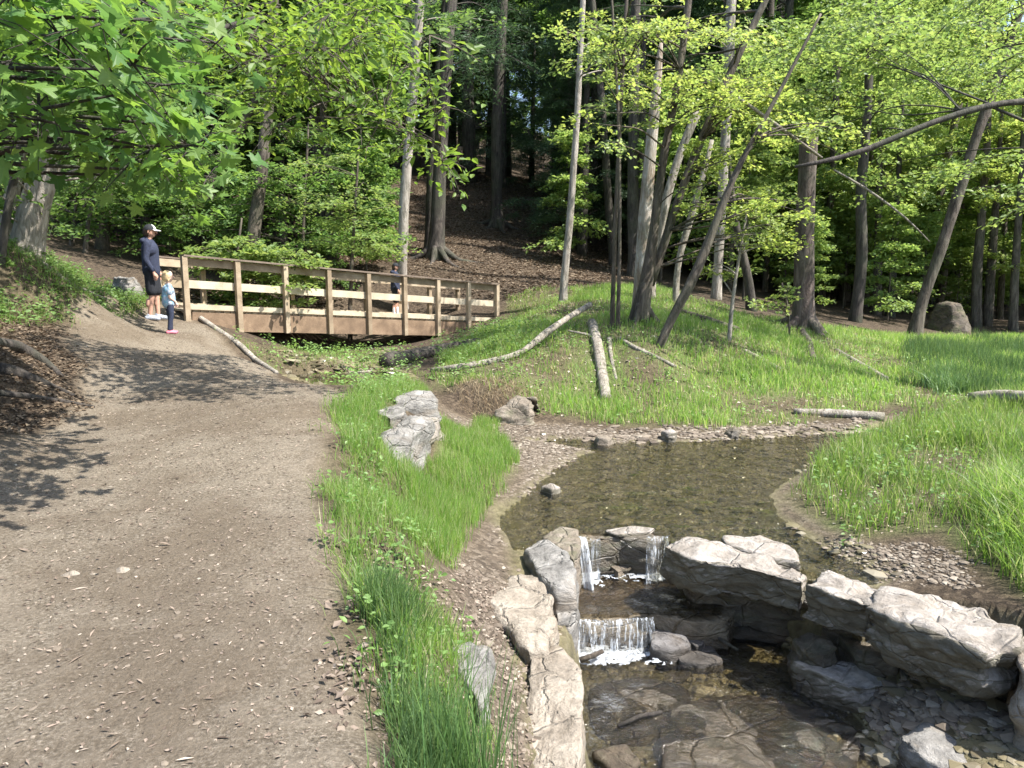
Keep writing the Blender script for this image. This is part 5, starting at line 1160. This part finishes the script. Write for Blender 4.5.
blades('grass', in_poly_pts(SLOPE, 150000, g), .15, .012, M['grass'], 'short grass over the far slope and the meadow', g, bend=.5, segs=2, keep=notrock, clump=.7)
blades('grass', in_poly_pts(pxpoly([(905, 345), (1000, 338), (1200, 345), (1200, 400), (1000, 398), (900, 385)]), 30000, g), .26, .014, M['grass_deep_shade'], 'meadow grass coloured darker for the shade of the right hand trees', g, bend=.3, segs=2, clump=.8)
blades('sedge', in_poly_pts(pxpoly([(925, 375), (965, 375), (965, 395), (925, 395)]), 1500, g), .35, .014, M['sedge'], 'dark sedge clump in the meadow', g, bend=.8, segs=2, cat='sedge')
blades('grass', in_poly_pts(CREEKSIDE, 5000, g), .09, .009, M['grass'], 'patchy grass around the trickle below the bridge', g, keep=nottrick, bend=.6, segs=2)
blades('grass', in_poly_pts(HILLBANK, 15000, g), .12, .009, M['grass'], 'thin grass on the left bank under the double trunk', g, bend=.6, segs=2)
blades('dead_grass', in_poly_pts(pxpoly([(440, 392), (540, 388), (545, 405), (520, 412), (450, 410)]), 900, g), .12, .007, M['straw'], 'brown hanging dead grass over the cut bank', g, bend=1.4, segs=3, cat='dead grass')
blades('dead_grass', in_poly_pts(SLOPE, 26000, g), .09, .011, M['straw'], 'straw coloured dead stems in the slope grass', g, bend=1.2, segs=2, cat='dead grass')
# tall stems in the foreground
mbt = None
xs = []
for (px, py, n) in ((468, 790, 60), (440, 800, 60), (490, 800, 30)):
    P = Z(px, py, -.2); xs.append(P[:2]+g.normal(0, .05, (n, 2)))
blades('tall_grass', np.concatenate(xs), .5, .006, M['sedge'], 'tall thin grass stems rising in the near foreground', g, bend=.25, segs=4, cat='grass')

# broad leaved weeds
def weeds(name, XY, nl, size, mat, label, g, hgt=.08, cat='weeds'):
    n = len(XY); C = np.repeat(XY, nl, 0)+g.normal(0, size*.9, (n*nl, 2)); z = height(C[:, 0], C[:, 1])+g.uniform(.1, 1, n*nl)*hgt
    D = g.normal(0, 1, (n*nl, 3)); D[:, 2] = g.uniform(-.3, .5, n*nl); Nn = g.normal(0, .4, (n*nl, 3)); Nn[:, 2] = 1
    V, F = leaves_arrays(np.c_[C, z], Nn, D, size*g.uniform(.5, 1.3, n*nl), T_oval(.6)); return tag(obj(name, V, F, mat, None, False), label, cat, kind='stuff')
weeds('weeds', in_poly_pts(STRIP, 230, g), 9, .038, M['weed'], 'broad leaved weeds among the strip grass', g, .14)
_w = in_poly_pts(CREEKSIDE, 260, g); _w = _w[nottrick(_w[:, 0], _w[:, 1])]
weeds('weeds', _w, 10, .06, M['weed'], 'leafy green weeds under and beside the bridge', g, .25)
weeds('weeds', in_poly_pts(pxpoly([(425, 345), (505, 325), (540, 345), (520, 385), (440, 390)]), 260, g), 10, .06, M['weed'], 'leafy ground plants at the right end of the bridge', g, .25)
weeds('weeds', in_poly_pts(HILLBANK, 1100, g), 9, .06, M['weed'], 'leafy ground plants on the left bank', g, .2)
weeds('weeds', in_poly_pts(SLOPE, 1300, g), 8, .05, M['weed'], 'small leafy plants dotted over the slope', g, .12)
weeds('weeds', in_poly_pts(RIGHT, 500, g), 9, .05, M['weed'], 'small leafy plants in the right bank grass', g, .22)
# litter, chips, pebbles
def litter(name, XY, size, mat, label, g, up=.004):
    n = len(XY); z = height(XY[:, 0], XY[:, 1])+up; D = g.normal(0, 1, (n, 3)); D[:, 2] *= .15; Nn = g.normal(0, .28, (n, 3)); Nn[:, 2] = 1
    V, F = leaves_arrays(np.c_[XY, z], Nn, D, size*g.uniform(.4, 1.4, n), T_diamond(.6)); return tag(obj(name, V, F, mat, None, False), label, 'leaf litter', kind='stuff')
VIEWP = [Z(-20, 900, 0)[:2], Z(420, 900, 0)[:2], (-.6, 14.5), (-9.5, 14.5)]
litter('leaf_litter', in_poly_pts(PATH, 9000, g), .02, M['dryp'], 'small dry leaf bits scattered on the dirt path', g)
def twigs(name, XY, size, mat, label, g):
    n = len(XY); z = height(XY[:, 0], XY[:, 1])+.005; D = g.normal(0, 1, (n, 3)); D[:, 2] *= .06; Nn = g.normal(0, .2, (n, 3)); Nn[:, 2] = 1
    V, F = leaves_arrays(np.c_[XY, z], Nn, D, size*g.lognormal(0, .5, n), T_needle()); return tag(obj(name, V, F, mat, None, False), label, 'twigs', kind='stuff')
twigs('twigs', in_poly_pts(PATH, 5000, g), .026, M['dryp'], 'bits of twig and straw trodden into the dirt path', g)
litter('leaf_litter', in_poly_pts(pxpoly([(320, 600), (380, 600), (400, 900), (300, 900)]), 160, g), .045, M['dryp'], 'larger dry leaves along the near edge of the path', g, .008)
litter('leaf_litter', in_poly_pts(pxpoly([(340, 560), (420, 560), (520, 560), (560, 600), (545, 700), (560, 900), (350, 900), (330, 700)]), 4500, g), .026, M['dryp'], 'dry leaves and chips on the bare dirt above the creek wall', g)
litter('leaf_litter', in_poly_pts(pxpoly([(-100, 290), (30, 300), (55, 320), (90, 400), (80, 420), (-100, 450)]), 11000, g), .045, M['dry'], 'brown leaf litter on the rooty left bank', g, .01)
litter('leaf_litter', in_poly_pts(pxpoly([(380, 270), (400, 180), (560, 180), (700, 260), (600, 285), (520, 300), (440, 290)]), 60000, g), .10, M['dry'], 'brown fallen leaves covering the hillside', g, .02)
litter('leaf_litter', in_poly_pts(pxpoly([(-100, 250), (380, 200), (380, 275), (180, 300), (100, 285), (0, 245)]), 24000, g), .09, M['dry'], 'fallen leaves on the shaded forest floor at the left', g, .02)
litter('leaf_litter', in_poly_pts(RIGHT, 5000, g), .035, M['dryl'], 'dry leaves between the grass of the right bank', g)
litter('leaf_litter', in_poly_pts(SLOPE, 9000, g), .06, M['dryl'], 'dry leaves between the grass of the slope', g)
ICO = None
def pebbles(name, XY, size, mat, label, g, zoff=0, cat='pebbles', flat=.55):
    bm = bmesh.new(); bmesh.ops.create_icosphere(bm, subdivisions=1, radius=1); V0 = np.array([v.co for v in bm.verts]); F0 = np.array([[v.index for v in f.verts] for f in bm.faces]); bm.free()
    n = len(XY); sz = size*np.clip(g.lognormal(0, .5, n), .3, 3.2); sc = np.stack([sz*g.uniform(.7, 1.4, n), sz*g.uniform(.6, 1.1, n), sz*g.uniform(.25, 1, n)*flat], 1)
    a = g.uniform(0, 6.283, n); J = 1+g.normal(0, .14, (n, len(V0), 1)); P = V0[None]*J*sc[:, None, :]
    X = P[:, :, 0]*np.cos(a)[:, None]-P[:, :, 1]*np.sin(a)[:, None]; Y = P[:, :, 0]*np.sin(a)[:, None]+P[:, :, 1]*np.cos(a)[:, None]
    z = height(XY[:, 0], XY[:, 1])+zoff
    V = np.stack([X+XY[:, :1], Y+XY[:, 1:], P[:, :, 2]+z[:, None]], 2).reshape(-1, 3); F = (F0[None]+(np.arange(n)*len(V0))[:, None, None]).reshape(-1, 3)
    return tag(obj(name, V, F, mat, None, False), label, cat, kind='stuff')
def rpm(name, cols, rough):
    m, nt, b = newmat(name); gg = N(nt, 'ShaderNodeNewGeometry')
    c = ramp(nt, gg.outputs['Random Per Island'], [(i/(len(cols)-1), k) for i, k in enumerate(cols)]); c = mixc(nt, noise(nt, 60, 4, .7, coords(nt)), c, mixc(nt, .5, c, (.05, .04, .03)))
    nt.links.new(c, b.inputs['Base Color']); b.inputs['Roughness'].default_value = rough; return m
M['peb'] = rpm('pebble', [(.07, .052, .036), (.14, .11, .08), (.24, .195, .145), (.16, .125, .09), (.38, .33, .26)], .85)
M['pebwet'] = rpm('wet_pebble', [(.05, .042, .024), (.14, .12, .065), (.26, .22, .13), (.1, .08, .045), (.34, .3, .21)], .3)
pebbles('pebbles', in_poly_pts(pxpoly([(440, 405), (500, 425), (560, 425), (640, 438), (600, 455), (560, 470), (545, 490), (510, 520), (505, 548), (488, 530), (520, 470), (490, 430), (440, 420)]), 3600, g), .013, M['peb'], 'gravel and small stones along the left shore of the pool', g)
pebbles('pebbles', in_poly_pts(pxpoly([(450, 560), (520, 560), (560, 640), (570, 767), (510, 767), (470, 640)]), 700, g), .012, M['peb'], 'scattered small stones on the bare dirt above the creek wall', g)
pebbles('pebbles', in_poly_pts(UPPER, 3600, g), .026, M['pebwet'], 'wet stones on the bed of the upper pool', g, 0)
pebbles('pebbles', in_poly_pts([(.5, 2.8), (.5, 5.5), (2.2, 5.6), (3, 4.8), (3.6, 3.8), (3.2, 2.8)], 2200, g), .03, M['pebwet'], 'wet stones on the bed of the lower pool', g)
pebbles('pebbles', in_poly_pts(pxpoly([(850, 700), (900, 680), (1060, 700), (1060, 760), (900, 760)]), 900, g), .025, M['peb'], 'broken stones on the shore in the lower right', g, .01)
pebbles('pebbles', in_poly_pts(pxpoly([(780, 505), (800, 530), (870, 545), (950, 545), (1000, 590), (930, 595), (880, 585), (820, 545), (775, 515)]), 1300, g), .012, M['peb'], 'gravel between the right grass and the big boulders', g)
pebbles('pebbles', in_poly_pts(pxpoly([(600, 428), (780, 424), (860, 418), (880, 430), (760, 440), (640, 446), (560, 448)]), 1500, g), .025, M['peb'], 'stones along the far shore of the pool', g)
pebbles('pebbles', in_poly_pts(pxpoly([(280, 350), (400, 345), (420, 375), (380, 388), (300, 382)]), 1600, g), .05, M['pebwet'], 'dark stones in the trickle below the bridge', g)
pebbles('dirt_clods', in_poly_pts(PATH, 3500, g), .0065, M['peb'], 'small grit on the dirt path', g, 0, 'grit')
